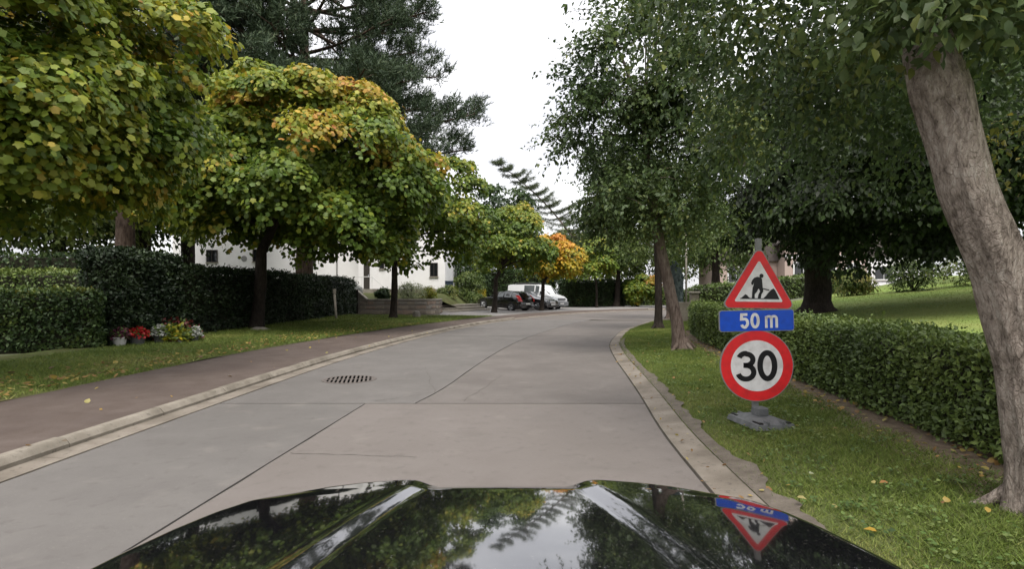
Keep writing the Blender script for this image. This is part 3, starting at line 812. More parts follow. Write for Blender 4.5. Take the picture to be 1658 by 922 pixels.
maple('maple_tree', 'nearest round maple, big leaves turning orange, cropped by the left edge of the picture', (-8.5, 8.4, .15), (-7.45, 8.0, 4.2), (2.8, 2.8, 2.95), 1, lambda dd, g: autumn(.06, .30)(dd, g) + .05, size=.094, nparts=300, nlobes=90, ncl=26, nlf=39, cr=.29, lr=.33, trunk_r=.17, group='round maples along the left pavement')
maple('maple_tree', 'wide domed maple with orange patches on its crown, in front of the tall dark hedge', (-8.45, 18.4, .15), (-6.95, 17.9, 4.9), (4.6, 3.9, 3.8), 12, lambda dd, g: g.normal(.10, .09, len(dd)) + .20 * np.clip(dd[:, 2], 0, 1) + .15 * (g.random(len(dd)) < .22 + .25 * (dd[:, 2] > .2)) + .10 * (dd[:, 0] > .3) * (dd[:, 2] > 0), size=.130, nparts=300, nlobes=104, ncl=25, nlf=32, cr=.36, lr=.30, trunk_r=.21, fork=(-8.25, 18.3, 2.7), group='round maples along the left pavement')
maple('maple_tree', 'dark green maple on the grass in front of the stone planter wall', (-5.55, 26, .15), (-4.3, 25.6, 5.0), (3.5, 3.2, 3.25), 3, autumn(.02, .10), size=.165, tpl=MAPLE_S, nlobes=60, ncl=13, nlf=24, cr=.40, trunk_r=.17, fork=(-5.5, 26, 2.6), group='round maples along the left pavement')
maple('maple_tree', 'round green maple with its trunk in front of the black hatchback', (-1.15, 36, .08), (-.05, 36, 4.4), (2.8, 2.7, 2.85), 4, autumn(.0, .10, .2), size=.18, tpl=MAPLE_S, nlobes=54, ncl=12, nlf=20, cr=.42, trunk_r=.17, fork=(-1.05, 36, 2.2), group='round maples along the left pavement')
maple('maple_tree', 'golden orange maple in front of the white van', (2.15, 40.3, .08), (3.32, 40.5, 3.85), (2.05, 2.0, 2.05), 5, lambda dd, rng: rng.normal(.40, .16, len(dd)) + .22 * dd[:, 2], GOLD_KEYS, size=.19, tpl=MAPLE_S, nlobes=46, ncl=11, nlf=18, cr=.42, trunk_r=.16, fork=(2.25, 40.3, 2.0), group='round maples along the left pavement')
maple('maple_tree', 'pale green maple with a thin trunk before the dark hedge at the bend', (7.4, 48.6, .1), (6.8, 48.4, 4.2), (2.4, 2.2, 2.3), 6, lambda dd, rng: rng.normal(.22, .08, len(dd)), MAPLE_KEYS, size=.20, tpl=MAPLE_S, nlobes=42, ncl=10, nlf=18, cr=.45, trunk_r=.11, fork=(7.35, 48.6, 2.2), group='round maples along the left pavement')
maple('maple_tree', 'green maple with a stout trunk at the far end of the dark hedge', (9.7, 51.5, .1), (10.0, 51.5, 4.9), (2.5, 2.4, 2.9), 7, lambda dd, rng: rng.normal(.14, .1, len(dd)), FAR_KEYS, size=.20, tpl=MAPLE_S, nlobes=42, ncl=10, nlf=18, cr=.45, trunk_r=.3, fork=(9.8, 51.5, 2.2), group='round maples along the left pavement')
maple('maple_tree', 'low spreading bush tree with an orange top beyond the bend', (11.6, 51.5, .1), (12.0, 51.0, 1.75), (2.0, 1.6, 1.5), 8, lambda dd, rng: rng.normal(.16, .1, len(dd)) + .5 * (dd[:, 2] > .55) * (dd[:, 0] > -.1), MAPLE_KEYS, size=.2, tpl=MAPLE_S, nlobes=34, ncl=10, nlf=18, cr=.42, trunk_r=.12, fork=(11.7, 51.4, .7), low=-.9)

# ------------------------------------------------------------ broadleaf trees on the right verge
def airy_tree(name, label, base, trunk_pts, rads, centre, r, seed, keys, bark, size=.075, tint_fn=None, nparts=0, group=None, tpl=OVAL, limbs=14, seg=16, jit=.16, parent_kw=None, extra=(), root_n=5, fur=.05, steps=8, wm=1.0, flare=1.5, twigs_drawn=0, **kw):
    rng = np.random.default_rng(seed)
    t = thing(name, label, 'tree', base, 0, group)
    pos, d, n, s, tt, lc, lrad, tw = twig_crown(centre, r, rng, size=size, tint_fn=tint_fn, **kw)
    for (c2, r2, n2, sd2) in extra:
        e_ = twig_crown(c2, r2, rng, nlobes=n2, lr=.5, ntw=9, nlf=12, tl=(.25, .5), size=size * sd2, low=-1, upward=-.15, droop=.3, tint_fn=lambda dd, g: g.normal(.28, .08, len(dd)))
        pos, d, n, s, tt = np.vstack([pos, e_[0]]), np.vstack([d, e_[1]]), np.vstack([n, e_[2]]), np.concatenate([s, e_[3]]), np.concatenate([tt, e_[4]])
    if parent_kw: 
        keep = parent_kw(pos); pos, d, n, s, tt = pos[keep], d[keep], n[keep], s[keep], tt[keep]
    add_leaves(t, pos, d, n, s, tinted(tt, keys, rng, .18), tpl, M['leaf'], nparts, origin=base, widthmul=wm, mass_tpl=OVAL if tpl is OVAL6 else (RHOMB if tpl is OVAL else None))
    mbt = trunk_mb(base, trunk_pts, rads, lc, rng, limbs, rads[-1] * .62, seg, flare, origin=base, jit=jit, fur=fur, steps=steps)
    if root_n: roots(mbt, rads[0], rng, root_n)
    if twigs_drawn:
        idx = rng.permutation(len(tw[0]))[:twigs_drawn]
        for i in idx:
            a = Vector(tw[0][i]) - Vector(base); b = Vector(tw[1][i]) - Vector(base)
            mbt.tube([a, a.lerp(b, .5) + Vector((0, 0, .04)), b], [.008, .006, .003], 3, False)
    mbt.build('trunk', M[bark], t, True)
    return t

def pear_tint(dirs, rng):
    t = rng.normal(.1, .12, len(dirs)); u = rng.random(len(dirs)); t[u < .12] += .25; return t

# the nearest tree: pale leaning trunk at the right edge
def near_cut(p):
    return (p[:, 2] > np.where(p[:, 1] < 4.2, 2.62, 2.2)) & ~((p[:, 1] < 1.9) & (p[:, 2] < 3.2))
airy_tree('leaning_tree', 'nearest leaning tree with a thick pale fissured trunk at the right edge', (3.07, 3.22, .08),
          [(3.07, 3.22, .05), (3.05, 3.22, .35), (2.97, 3.22, .92), (2.83, 3.22, 1.45), (2.63, 3.22, 1.97), (2.48, 3.22, 2.52), (2.42, 3.3, 3.0), (2.3, 3.6, 4.0)], [.146, .140, .136, .133, .136, .154, .10, .07],
          (3.45, 4.35, 4.3), (2.4, 2.9, 2.2), 21, MID_KEYS, 'bark_pale', size=.066, tint_fn=pear_tint, nparts=300, tpl=OVAL6,
          group='trees on the right hand verge', nlobes=105, ntw=46, nlf=16, tl=(.35, .75), low=-.9, limbs=20, seg=72, jit=.14, parent_kw=near_cut, upward=.0, droop=.35, fill=.3, flare=1.45, fur=.10, steps=16, extra=(((2.12, 2.85, 2.98), (.42, .28, .20), 9, 1.15), ((2.6, 2.95, 3.05), (.5, .25, .2), 8, 1.1)))
# second: slim leaning trunk further along the verge
airy_tree('leaning_tree', 'slim leaning tree on the verge just left of the road signs, tall ragged crown', (3.78, 12.4, .1),
          [(3.78, 12.4, .05), (3.68, 12.4, .7), (3.5, 12.4, 1.5), (3.28, 12.4, 2.5), (3.1, 12.4, 3.6), (2.95, 12.4, 5.0)], [.17, .13, .125, .115, .10, .06],
          (3.15, 12.2, 5.25), (2.7, 2.5, 3.4), 22, MID_KEYS, 'bark_brown', size=.098, tint_fn=pear_tint, nparts=0, tpl=OVAL,
          group='trees on the right hand verge', nlobes=70, ntw=64, nlf=14, tl=(.3, .7), low=-.85, limbs=24, seg=18, upward=.35, fill=.3, lr=.24, twigs_drawn=420, extra=(((3.25, 12.1, 3.3), (1.7, 1.4, .8), 62, 1.0),))
# third: straight dark trunk, and fourth behind it
airy_tree('verge_tree', 'upright dark trunk tree behind the slim leaning tree, beside the kerb', (5.25, 19.9, .1),
          [(5.25, 19.9, .05), (5.25, 19.9, 1.4), (5.2, 19.9, 3.0), (5.1, 19.9, 4.5)], [.15, .13, .12, .08],
          (4.9, 19.9, 5.2), (2.5, 2.4, 2.9), 23, FAR_KEYS, 'bark_dark', size=.11, tint_fn=lambda dd, rng: rng.normal(.0, .1, len(dd)), tpl=RHOMB,
          group='trees on the right hand verge', nlobes=50, ntw=26, nlf=12, tl=(.4, .9), low=-.8, limbs=14, upward=.2)
airy_tree('verge_tree', 'thin trunked tree furthest along the verge, half hidden by the slim leaning trunk', (8.1, 28.5, .1),
          [(8.1, 28.5, .05), (8.0, 28.5, 1.6), (7.8, 28.5, 3.6)], [.15, .13, .08],
          (7.4, 28.5, 5.0), (2.7, 2.6, 2.6), 24, FAR_KEYS, 'bark_brown', size=.13, tint_fn=lambda dd, rng: rng.normal(.12, .12, len(dd)), tpl=RHOMB,
          group='trees on the right hand verge', nlobes=44, ntw=24, nlf=10, tl=(.4, 1.0), low=-.8, limbs=10, upward=.1)

# the dark beech on the lawn
zb = lawn_z(11.0, 20.0)
def beech_cut(p):
    return p[:, 2] > 2.15 + .5 * np.sin(p[:, 0] * 1.3) * np.cos(p[:, 1] * .9)
def beech():
    rng = np.random.default_rng(25); base = (11.0, 20.0, zb); c = (12.4, 17.7, 6.0)  # crown stretched forward to cast shade on the near lawn
    t = thing('beech_tree', 'big dark spreading beech standing on the lawn behind the clipped hedge', 'tree', base)
    pos, d, n, s, tt, lc, lrad = lobe_crown(c, (6.2, 7.7, 4.9), rng, nlobes=250, lr=.20, ncl=15, nlf=30, cr=.50, size=.17, low=-.92, inner=.35, droop=.9, flat=.32, tint_fn=lambda dd, g: g.normal(.05, .12, len(dd)))
    k = pos[:, 2] > 1.80 - .35 * np.clip((pos[:, 0] - 11.5) / 2, 0, 1) + .50 * np.sin(pos[:, 0] * 1.3) * np.cos(pos[:, 1] * .9)
    add_leaves(t, pos[k], d[k], n[k], s[k], tinted(tt[k], BEECH_KEYS, rng, .2), RHOMB, M['leaf'], 0, origin=base)
    trunk_mb(base, [(11, 20, zb), (11.0, 20, 1.9), (10.95, 20, 4.0), (10.9, 20, 7.0)], [.47, .42, .38, .22], lc, rng, 46, .13, 20, 1.6, origin=base, jit=.16).build('trunk', M['bark_dark'], t, True)
beech()

# ------------------------------------------------------------ pines behind the left hedge
def brush_mesh(name, pos, axis, rng, keys, L_=.30, nb=13, nl=.13, w=.012, t0=None):
    """bottle-brush shoots of needles"""
    N = len(pos); k = np.repeat(np.arange(N), nb)
    f = np.tile(np.linspace(0, 1, nb), N)
    ax = unit(axis)[k]
    side = unit(np.cross(ax, rng.normal(0, 1, (N * nb, 3))))
    p = pos[k] + ax * (f * L_)[:, None]
    d = side * .75 + ax * (.45 + .7 * f[:, None]) + rng.normal(0, .1, (N * nb, 3))
    n = np.cross(d, rng.normal(0, 1, d.shape))
    t = (t0[k] if t0 is not None else 0) + rng.normal(0, .15, N * nb)
    return p, d, n, nl * rng.uniform(.7, 1.2, N * nb), tinted(t, keys, rng), w / nl

def pine(label, base, height, tiers, seed, zlow, trunk_r=.4, keep=None, bark='bark_pine', lean=(0, 0), group='pines behind the left hedge', per=26, L_=.34):
    rng = np.random.default_rng(seed)
    t = thing('pine_tree', label, 'tree', base, 0, group)
    b = Vector(base); mbt = MB()
    tp = [Vector((lean[0] * (h / height) ** 2, lean[1] * (h / height) ** 2, h)) for h in np.linspace(-.1, height, 12)]
    mbt.tube(tp, [trunk_r * (1 - .8 * i / 11) for i in range(12)], 14, jit=.12)
    P, A, T = [], [], []
    for (z, ln, nbr) in tiers:
        a0 = rng.random() * 6.28
        for k in range(nbr):
            a = a0 + 2 * math.pi * k / nbr + rng.normal(0, .25); l = ln * rng.uniform(.75, 1.12)
            c = Vector((lean[0] * (z / height) ** 2, lean[1] * (z / height) ** 2, z + rng.normal(0, .25)))
            e = c + Vector((math.cos(a) * l, math.sin(a) * l, rng.uniform(-.08, .18) * l))
            m = c.lerp(e, .55) - Vector((0, 0, .06 * l))
            q = bez(c, m, e, 9)
            mbt.tube(q, [.10 * (1 - .085 * j * 1.0) * min(1, l / 4 + .3) for j in range(9)], 5, False)
            # side branches carrying pads of shoots
            ns = max(4, int(l * 2.0))
            for s_ in range(ns):
                u = .28 + .72 * (s_ + rng.random()) / ns
                i_ = min(int(u * 8), 7); o = q[i_].lerp(q[i_ + 1], u * 8 - i_)
                side = 1 if s_ % 2 else -1
                aa = a + side * rng.uniform(.3, 1.2)
                sl = rng.uniform(.55, 1.35) * (1.15 - .45 * u) * min(1.2, .5 + l / 5)
                tip = o + Vector((math.cos(aa) * sl, math.sin(aa) * sl, rng.uniform(-.15, .8) * sl))
                mbt.tube([o, tip], [.025, .01], 3, False)
                for w_ in range(per):
                    v = o.lerp(tip, rng.uniform(.45, 1.08)) + Vector(rng.normal(0, .16, 3))
                    P.append(v); 
                    A.append(Vector((math.cos(aa) * .7, math.sin(aa) * .7, 1.0)) * .7 + Vector(rng.normal(0, .38, 3)))
                    T.append(.1 + .15 * rng.normal() + .2 * (v.z - o.z))
    pos = np.array([tuple(v) for v in P]); ax = np.array([tuple(v) for v in A]); T = np.array(T)
    cc = pos.mean(0) * np.array([1, 1, 0]); tc_ = -(np.array(base) * np.array([1, 1, 0])); tc_ = tc_ / np.linalg.norm(tc_)
    near = ((unit((pos - cc) * np.array([1, 1, 0.001])) @ tc_) > -.25) | (rng.random(len(pos)) < .25); pos, ax, T = pos[near], ax[near], T[near]
    if keep is not None:
        kk = keep(pos + np.array(base)); pos, ax, T = pos[kk], ax[kk], T[kk]
    p, d, n, s, ti, wm = brush_mesh('crown', pos, ax, rng, PINE_KEYS, L_=L_, nb=9, nl=.19, w=.040, t0=T)
    me = leaf_mesh('crown', p, d, n, s, ti, BLADE, wm)
    o = link('crown', me, M['needle'], t); o['kind'] = 'stuff'
    mbt.build('trunk', M[bark], t, True)
    return t

inview = lambda p: (p[:, 1] > 1)
pine('broad dark pine rising behind the domed maple, its tips against the sky', (-9.9, 26.5, .3), 19, [(6.4, 7.4, 9), (7.2, 8.1, 10), (8.2, 8.0, 10), (9.2, 7.5, 10), (10.2, 7.2, 10), (11.2, 6.8, 10), (12.2, 6.5, 10), (13.4, 6.0, 9), (14.6, 5.6, 9), (16, 4.8, 7), (17.5, 3.4, 6)], 31, 6, .44, per=44)
pine('brown trunked pine between the two nearest maples, behind the hedge', (-14.6, 21.0, .3), 18, [(6.0, 4.6, 7), (7.2, 5.4, 8), (8.4, 5.6, 8), (9.6, 5.6, 8), (10.8, 5.6, 8), (12.2, 5.0, 8), (14.0, 4.2, 7), (16, 3.0, 5)], 32, 6, .38, per=40)

# spiky larch with bare looking branches, leaning over the drive
def larch(base, seed):
    rng = np.random.default_rng(seed)
    t = thing('larch_tree', 'sparse leaning larch with bare drooping branches against the sky', 'tree', base)
    b = Vector(base); mbt = MB(); P, D = [], []
    tip = Vector((-10.2, 0, 15.2)); mid = Vector((-2.6, 0, 9.4))
    q = bez((0, 0, -.1), (.3, 0, 7.5), tip, 24)
    mbt.tube(q, [.15 * (1 - .036 * i) + .015 for i in range(24)], 7)
    for i in range(8, 24):
        for k in range(4):
            s = q[i]; u = (i - 8) / 16
            l = (3.6 * (1 - u) + .7) * rng.uniform(.6, 1.1)
            a = rng.uniform(-.6, .6) + (0 if k % 2 else math.pi * .12)
            dirv = Vector((math.cos(a) * (1 if k % 2 else .75), rng.uniform(-.8, .8), rng.uniform(.15, .55)))
            if k == 3: dirv = Vector((-.5, rng.uniform(-.7, .7), .1))
            e = s + dirv.normalized() * l
            qq = bez(s, s.lerp(e, .5) - Vector((0, 0, .18 * l)), e, 8)
            mbt.tube(qq, [.035 * (1 - .11 * j) + .007 for j in range(8)], 4, False)
            for j in range(1, 8):
                for m in range(16):
                    v = qq[j].lerp(qq[j - 1], rng.random()); P.append(v); D.append(Vector((rng.normal(0, .5), rng.normal(0, .5), rng.uniform(-.9, .3))))
    pos = np.array([tuple(v) for v in P]); d = np.array([tuple(v) for v in D])
    p, d, n, s, ti, wm = brush_mesh('crown', pos, d, rng, PINE_KEYS, L_=.34, nb=7, nl=.20, w=.030, t0=np.full(len(pos), .6))
    me = leaf_mesh('crown', p, d, n, s, ti, BLADE, wm)
    o = link('crown', me, M['needle'], t); o['kind'] = 'stuff'
    mbt.build('trunk', M['bark_brown'], t, True)
larch((8.6, 60, .2), 41)

# trees standing further back
def back_tree(label, base, h, r, seed, keys, mean=.1, size=.30, sd=.1, name='background_tree', group='trees in the background', n=1.0, zc=.58):
    rng = np.random.default_rng(seed)
    t = thing(name, label, 'tree', base, 0, group)
    c = (base[0], base[1], base[2] + h * zc); rr = (r, r, h * (1 - zc))
    pos, d, nn, s, tt, lc, lrad = lobe_crown(c, rr, rng, nlobes=int(46 * n), ncl=9, nlf=15, cr=.14 * r + .3, size=size, lr=.30, low=-.8, inner=.25, tint_fn=lambda dd, g: g.normal(mean, sd, len(dd)))
    add_leaves(t, pos, d, nn, s, tinted(tt, keys, rng), RHOMB, M['leaf'], 0, origin=base)
    b = Vector(base)
    trunk_mb(base, [b, b + Vector((0, 0, h * .35)), b + Vector((.1, 0, h * .65))], [.06 * r + .1, .05 * r + .08, .06], lc, rng, 8, .06, 8, 1.3, origin=base).build('trunk', M['bark_dark'], t, True)
    return t
back_tree('dark evergreen with a ragged top behind the parked cars', (-1.0, 54, .6), 12.2, 3.6, 51, DARK_KEYS, -.05, .34)
back_tree('tall dark tree behind the shrub at the house corner', (-6.2, 58, 1.0), 11.0, 4.2, 52, DARK_KEYS, .0, .36)
back_tree('yellowish tree behind the golden maple', (6.5, 63, .3), 8.8, 3.8, 53, FAR_KEYS, .42, .34)
back_tree('olive green tree beyond the bend, behind the pale maple', (11.5, 66, .3), 9.6, 4.4, 54, FAR_KEYS, .3, .36)
back_tree('green tree standing beyond the far verge', (17.5, 62, .3), 9.8, 5.0, 55, FAR_KEYS, .1, .36)
back_tree('dense green tree beyond the far lawn hedge, left of the house', (16.5, 45, .8), 8.6, 4.6, 56, FAR_KEYS, -.05, .32)
back_tree('green tree behind the pink brick house', (40, 62, 2), 14, 7.5, 57, DARK_KEYS, .2, .5)
back_tree('tall tree behind the lawn at the right edge', (29, 30, 2.2), 13, 6.0, 58, DARK_KEYS, .05, .36, n=1.5)
back_tree('broad tree shading the right side of the lawn', (18.2, 19.0, 1.4), 12.5, 5.8, 59, BEECH_KEYS, .1, .26, n=2.2, zc=.62)
back_tree('tree with pale leaves showing over the left hedges', (-22, 27, 1.4), 6.4, 3.8, 60, FAR_KEYS, .3, .26, n=1.2)
back_tree('tall dark tree behind the left hedges', (-27, 24, 1.2), 12, 5.5, 61, DARK_KEYS, .1, .34, n=1.4)
back_tree('dark tree behind the brown trunked pine', (-21, 36, 1.2), 15, 6.2, 62, DARK_KEYS, -.05, .38, n=1.4)
back_tree('leafy tree over the third left hedge', (-20.5, 31, 1.2), 9.5, 4.6, 65, DARK_KEYS, .1, .30, n=1.3)
back_tree('dark tree at the far left behind the hedges', (-31, 31, 1.2), 10, 5.2, 66, DARK_KEYS, .0, .34, n=1.2)
back_tree('dark tree closing the end of the road behind the bend', (24, 60, .3), 11, 5.2, 63, DARK_KEYS, .15, .4)
back_tree('dark tree behind the far end of the parking hedge', (2.5, 62, .4), 7.2, 4.6, 64, DARK_KEYS, .05, .36)

# ------------------------------------------------------------ hedges
def hedge(label, path, w, h, seed, nleaf, size, keys=HEDGE_KEYS, mean=.1, tpl=RHOMB, z0=.1, zf=None, name='hedge', group='clipped hedges', rough=.06, nparts=0, mat='hedgeleaf', topmean=.15, soft=.10, hidden=0):
    """clipped hedge along path (its left-hand face), w to the right; leaves over a core of twigs"""
    rng = np.random.default_rng(seed)
    t = tag(link(name, None), label, 'hedge', group); base = (path[0][0], path[0][1], z0); t.location = base; t.empty_display_size = .1
    pts = [Vector((p[0], p[1])) for p in path]
    segs = [(a, b, (b - a).length) for a, b in zip(pts, pts[1:])]; Ltot = sum(s[2] for s in segs)
    cum = np.concatenate([[0], np.cumsum([s[2] for s in segs])])
    s = rng.random(nleaf) * Ltot; si = np.clip(np.searchsorted(cum, s) - 1, 0, len(segs) - 1)
    A = np.array([tuple(g_[0]) for g_ in segs]); B = np.array([tuple(g_[1]) for g_ in segs]); Ls = np.array([g_[2] for g_ in segs])
    f = (s - cum[si]) / Ls[si]
    xy = A[si] + (B[si] - A[si]) * f[:, None]
    tan = (B - A) / Ls[:, None]; vt = np.vstack([tan[:1], tan[:-1] + tan[1:], tan[-1:]]); vt = unit(vt); tn = unit(vt[si] * (1 - f[:, None]) + vt[si + 1] * f[:, None]); rt = np.stack([tn[:, 1], -tn[:, 0]], 1)
    # perimeter: front, top, back
    per = rng.random(nleaf) * (h + w + h); e = rng.random(nleaf)
    v = np.where(per < h, per, np.where(per < h + w, h, h - (per - h - w))); u = np.where(per < h, 0, np.where(per < h + w, per - h, w))
    nu = np.where(per < h, -1.0, np.where(per < h + w, 0, 1.0)); nv = np.where((per >= h) & (per < h + w), 1.0, .15)
    # round the shoulders
    dtop = np.maximum(0, soft - (h - v)); u = np.where(nu < 0, u + dtop * .5, np.where(nu > 0, u - dtop * .5, u))
    wob_ = np.array([noise.noise(Vector((a * 1.3, b * 2.1, c * 2.3))) for a, b, c in zip(s, u, v)]) * rough * 1.6
    out = wob_ + rng.normal(0, rough * .5, nleaf) - np.abs(rng.normal(0, rough * .4, nleaf))
    out = out + (rng.random(nleaf) < .035) * rng.uniform(.02, .10, nleaf)
    uu = u + nu * out; vv = v + np.where(nu == 0, out, 0)
    # the two ends
    m = int(nleaf * .5 * w / (Ltot + .01)); 
    zb_ = np.array([zf(a, b) for a, b in xy]) if zf else np.full(nleaf, z0)
    hv = 1 + .04 * np.array([noise.noise(Vector((a * .5, seed, 0))) for a in s])
    pos = np.stack([xy[:, 0] + rt[:, 0] * uu, xy[:, 1] + rt[:, 1] * uu, zb_ + vv * hv], 1)
    nrm = np.stack([rt[:, 0] * nu, rt[:, 1] * nu, nv], 1)
    if m > 10:
        for endi, sg in ((0, -1.0), (-1, 1.0)):
            p0 = np.array(pts[0] if endi == 0 else pts[-1]); tg = tan[0] if endi == 0 else tan[-1]; r_ = np.array([tg[1], -tg[0]])
            uu2 = rng.random(m) * w; vv2 = rng.random(m) * h; oo = rng.normal(0, rough, m)
            z2 = zf(p0[0], p0[1]) if zf else z0
            pos = np.vstack([pos, np.stack([p0[0] + r_[0] * uu2 + tg[0] * sg * oo, p0[1] + r_[1] * uu2 + tg[1] * sg * oo, z2 + vv2], 1)])
            nrm = np.vstack([nrm, np.tile([tg[0] * sg, tg[1] * sg, .2], (m, 1))])
            nu = np.concatenate([nu, np.full(m, .5)])
    N = len(pos)
    d = nrm * .5 + rng.normal(0, .6, (N, 3)) + UP * .15; n = nrm + UP * .5 + rng.normal(0, .55, (N, 3))
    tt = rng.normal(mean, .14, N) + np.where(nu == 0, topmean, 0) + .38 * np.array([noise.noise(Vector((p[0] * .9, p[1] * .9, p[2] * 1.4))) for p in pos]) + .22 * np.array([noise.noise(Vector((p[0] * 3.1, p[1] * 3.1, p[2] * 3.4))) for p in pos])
    kp = (rng.random(N) < np.where(nu == -hidden, .35, 1.0)) if hidden else np.ones(N, bool)
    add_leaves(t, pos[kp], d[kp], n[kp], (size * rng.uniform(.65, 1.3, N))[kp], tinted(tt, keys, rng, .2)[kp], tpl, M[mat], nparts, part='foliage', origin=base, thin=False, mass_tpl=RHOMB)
    mbk = MB(); vs = []; fs = []; ins = rough * 1.2 + .03
    P2 = path_sample(path, 0, Ltot, max(3, int(Ltot / .5)))[0]
    ra = offset_path(P2, ins); rb = offset_path(P2, w - ins)
    for (ax, ay), (bx, by) in zip(ra, rb):
        z = (zf(ax, ay) if zf else z0)
        for (x, y, zz) in ((ax, ay, z - .05), (ax, ay, z + h - ins - .05), (ax + (bx - ax) * .15, ay + (by - ay) * .15, z + h - ins), (ax + (bx - ax) * .85, ay + (by - ay) * .85, z + h - ins), (bx, by, z + h - ins - .05), (bx, by, z - .05)):
            vs.append((x - base[0], y - base[1], zz - base[2]))
    q = len(ra)
    for i in range(q - 1):
        for j in range(5): a = i * 6 + j; fs.append((a, a + 1, a + 7, a + 6))
    fs.append(tuple(range(6))); fs.append(tuple(range((q - 1) * 6, q * 6)))
    mbk.add(vs, fs); mbk.build('twigs', M['hedgecore'], t)
    return t

hp = [(H_front(y), y) for y in ypts(-3, 18.6, .6)]
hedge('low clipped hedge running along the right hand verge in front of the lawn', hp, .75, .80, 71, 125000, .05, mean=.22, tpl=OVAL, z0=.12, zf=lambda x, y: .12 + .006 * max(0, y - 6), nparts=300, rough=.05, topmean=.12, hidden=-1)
fz = lambda x, y: lawn_z(x, y) - .03
hedge('flat topped hedge at the far edge of the lawn, behind the road signs', [(10.0, 31.5), (13.5, 33), (17, 34.5), (22, 36)], .9, 1.25, 72, 9000, .14, mean=.05, z0=lawn_z(10, 31.5), zf=fz, rough=.07)
# left: the stepped lighter hedges and the tall dark ones
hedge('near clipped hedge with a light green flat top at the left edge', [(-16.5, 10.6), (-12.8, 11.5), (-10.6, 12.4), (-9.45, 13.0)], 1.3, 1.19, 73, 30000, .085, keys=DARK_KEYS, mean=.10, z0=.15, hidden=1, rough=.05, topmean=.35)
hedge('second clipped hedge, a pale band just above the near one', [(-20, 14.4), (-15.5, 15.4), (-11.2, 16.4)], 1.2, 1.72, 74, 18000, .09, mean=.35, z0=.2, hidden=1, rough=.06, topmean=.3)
hedge('third dark hedge behind the pale clipped ones', [(-26, 18.6), (-19, 19.8), (-14.2, 20.8)], 1.2, 2.45, 75, 12000, .12, keys=DARK_KEYS, mean=-.05, z0=.25, hidden=1, rough=.08)
hedge('tall dark green block of hedge behind the flower pots', [(-9.55, 12.3), (-9.6, 14.7)], .85, 2.12, 76, 18000, .085, keys=YEW_KEYS, mean=-.05, z0=.16, hidden=1, rough=.07)
hedge('long dark hedge between the flower pots and the stone wall', [(-9.95, 14.9), (-9.9, 20), (-9.85, 26), (-9.95, 31.3)], 1.1, 1.86, 77, 46000, .09, keys=YEW_KEYS, mean=-.05, z0=.17, hidden=1, rough=.10)
hedge('dark hedge behind the thin trunked maple at the bend', [(4.2, 50.2), (7, 51.6), (10.2, 53.6)], 1.0, 2.3, 78, 9000, .16, keys=DARK_KEYS, mean=-.1, z0=.1, rough=.08)
hedge('hedge closing the view beyond the bend', [(10.6, 55.5), (16, 56.5), (24, 57)], 1.0, 1.5, 79, 7000, .18, mean=.1, z0=.05, rough=.08)
hedge('dark hedge behind the parked cars', [(-4.0, 56), (-1.5, 54), (1.0, 52.6), (4.0, 50.9)], 1.2, 2.9, 80, 11000, .17, keys=DARK_KEYS, mean=.0, z0=.5, rough=.12)

# ------------------------------------------------------------ shrubs and plants
def shrub(name, label, base, r, h, seed, keys, mean, size, n=16, group=None, cat='shrub', tpl=RHOMB, stems=6, ncl=8, nlf=14):
    rng = np.random.default_rng(seed)
    t = thing(name, label, cat, base, 0, group)
    c = (base[0], base[1], base[2] + h * .52); rr = (r, r, h * .5)
    pos, d, nn, s, tt, lc, lrad = lobe_crown(c, rr, rng, nlobes=n, ncl=ncl, nlf=nlf, cr=.32 * r, size=size, lr=.34, low=-.95, inner=.3, tint_fn=lambda dd, g: g.normal(mean, .1, len(dd)))
    k = pos[:, 2] > base[2]
    add_leaves(t, pos[k], d[k], nn[k], s[k], tinted(tt[k], keys, rng), tpl, M['leaf'], 0, part='foliage', origin=base)
    mbk = MB()
    for i in range(stems):
        e = Vector(lc[int(rng.integers(0, len(lc)))]) - Vector(base)
        mbk.tube(bez((rng.normal(0, .05 * r), rng.normal(0, .05 * r), -.03), e * .5 + Vector((0, 0, .1 * h)), e, 5), [.03 * r + .004] * 5, 4, False)
    mbk.build('stems', M['bark_dark'], t)
    return t
shrub('shrub', 'rounded bright green shrub at the corner of the white house', (-3.6, 45, .75), 1.35, 2.5, 91, FAR_KEYS, .1, .15, 26)
shrub('shrub', 'small yellow leaved plant left of the black hatchback', (-2.75, 46.5, .6), .55, 1.2, 92, GOLD_KEYS, .2, .12, 12)
SILVER = [(-.3, (.16, .19, .10)), (.3, (.28, .31, .17)), (1, (.40, .40, .25))]
WHITEF = [(-.3, (.22, .23, .20)), (.2, (.42, .43, .40)), (1, (.62, .62, .58))]
shrub('shrub', 'grey green bushy plant in the stone planter right of the maple trunk', (-6.1, 33.3, .92), .95, 1.05, 93, SILVER, .1, .09, 16)
shrub('shrub', 'yellowish plant at the right end of the stone planter', (-5.1, 34.0, .95), .55, .8, 94, GOLD_KEYS, -.1, .08, 12)
shrub('shrub', 'dark spiky plant in the stone planter left of the maple trunk', (-7.7, 33.2, .92), .38, .75, 95, DARK_KEYS, .0, .16, 10)
shrub('shrub', 'white flowering bush above the end of the dark hedge', (-9.5, 33.2, .95), .62, 1.0, 96, WHITEF, .2, .09, 14)
shrub('shrub', 'pale green plant on the bank beside the garden steps', (-4.55, 39.6, .9), .8, 1.0, 97, FAR_KEYS, .35, .11, 12)
shrub('shrub', 'low green plant on the bank above the top garden step', (-2.9, 43.4, .55), .7, .8, 98, FAR_KEYS, .1, .12, 12)
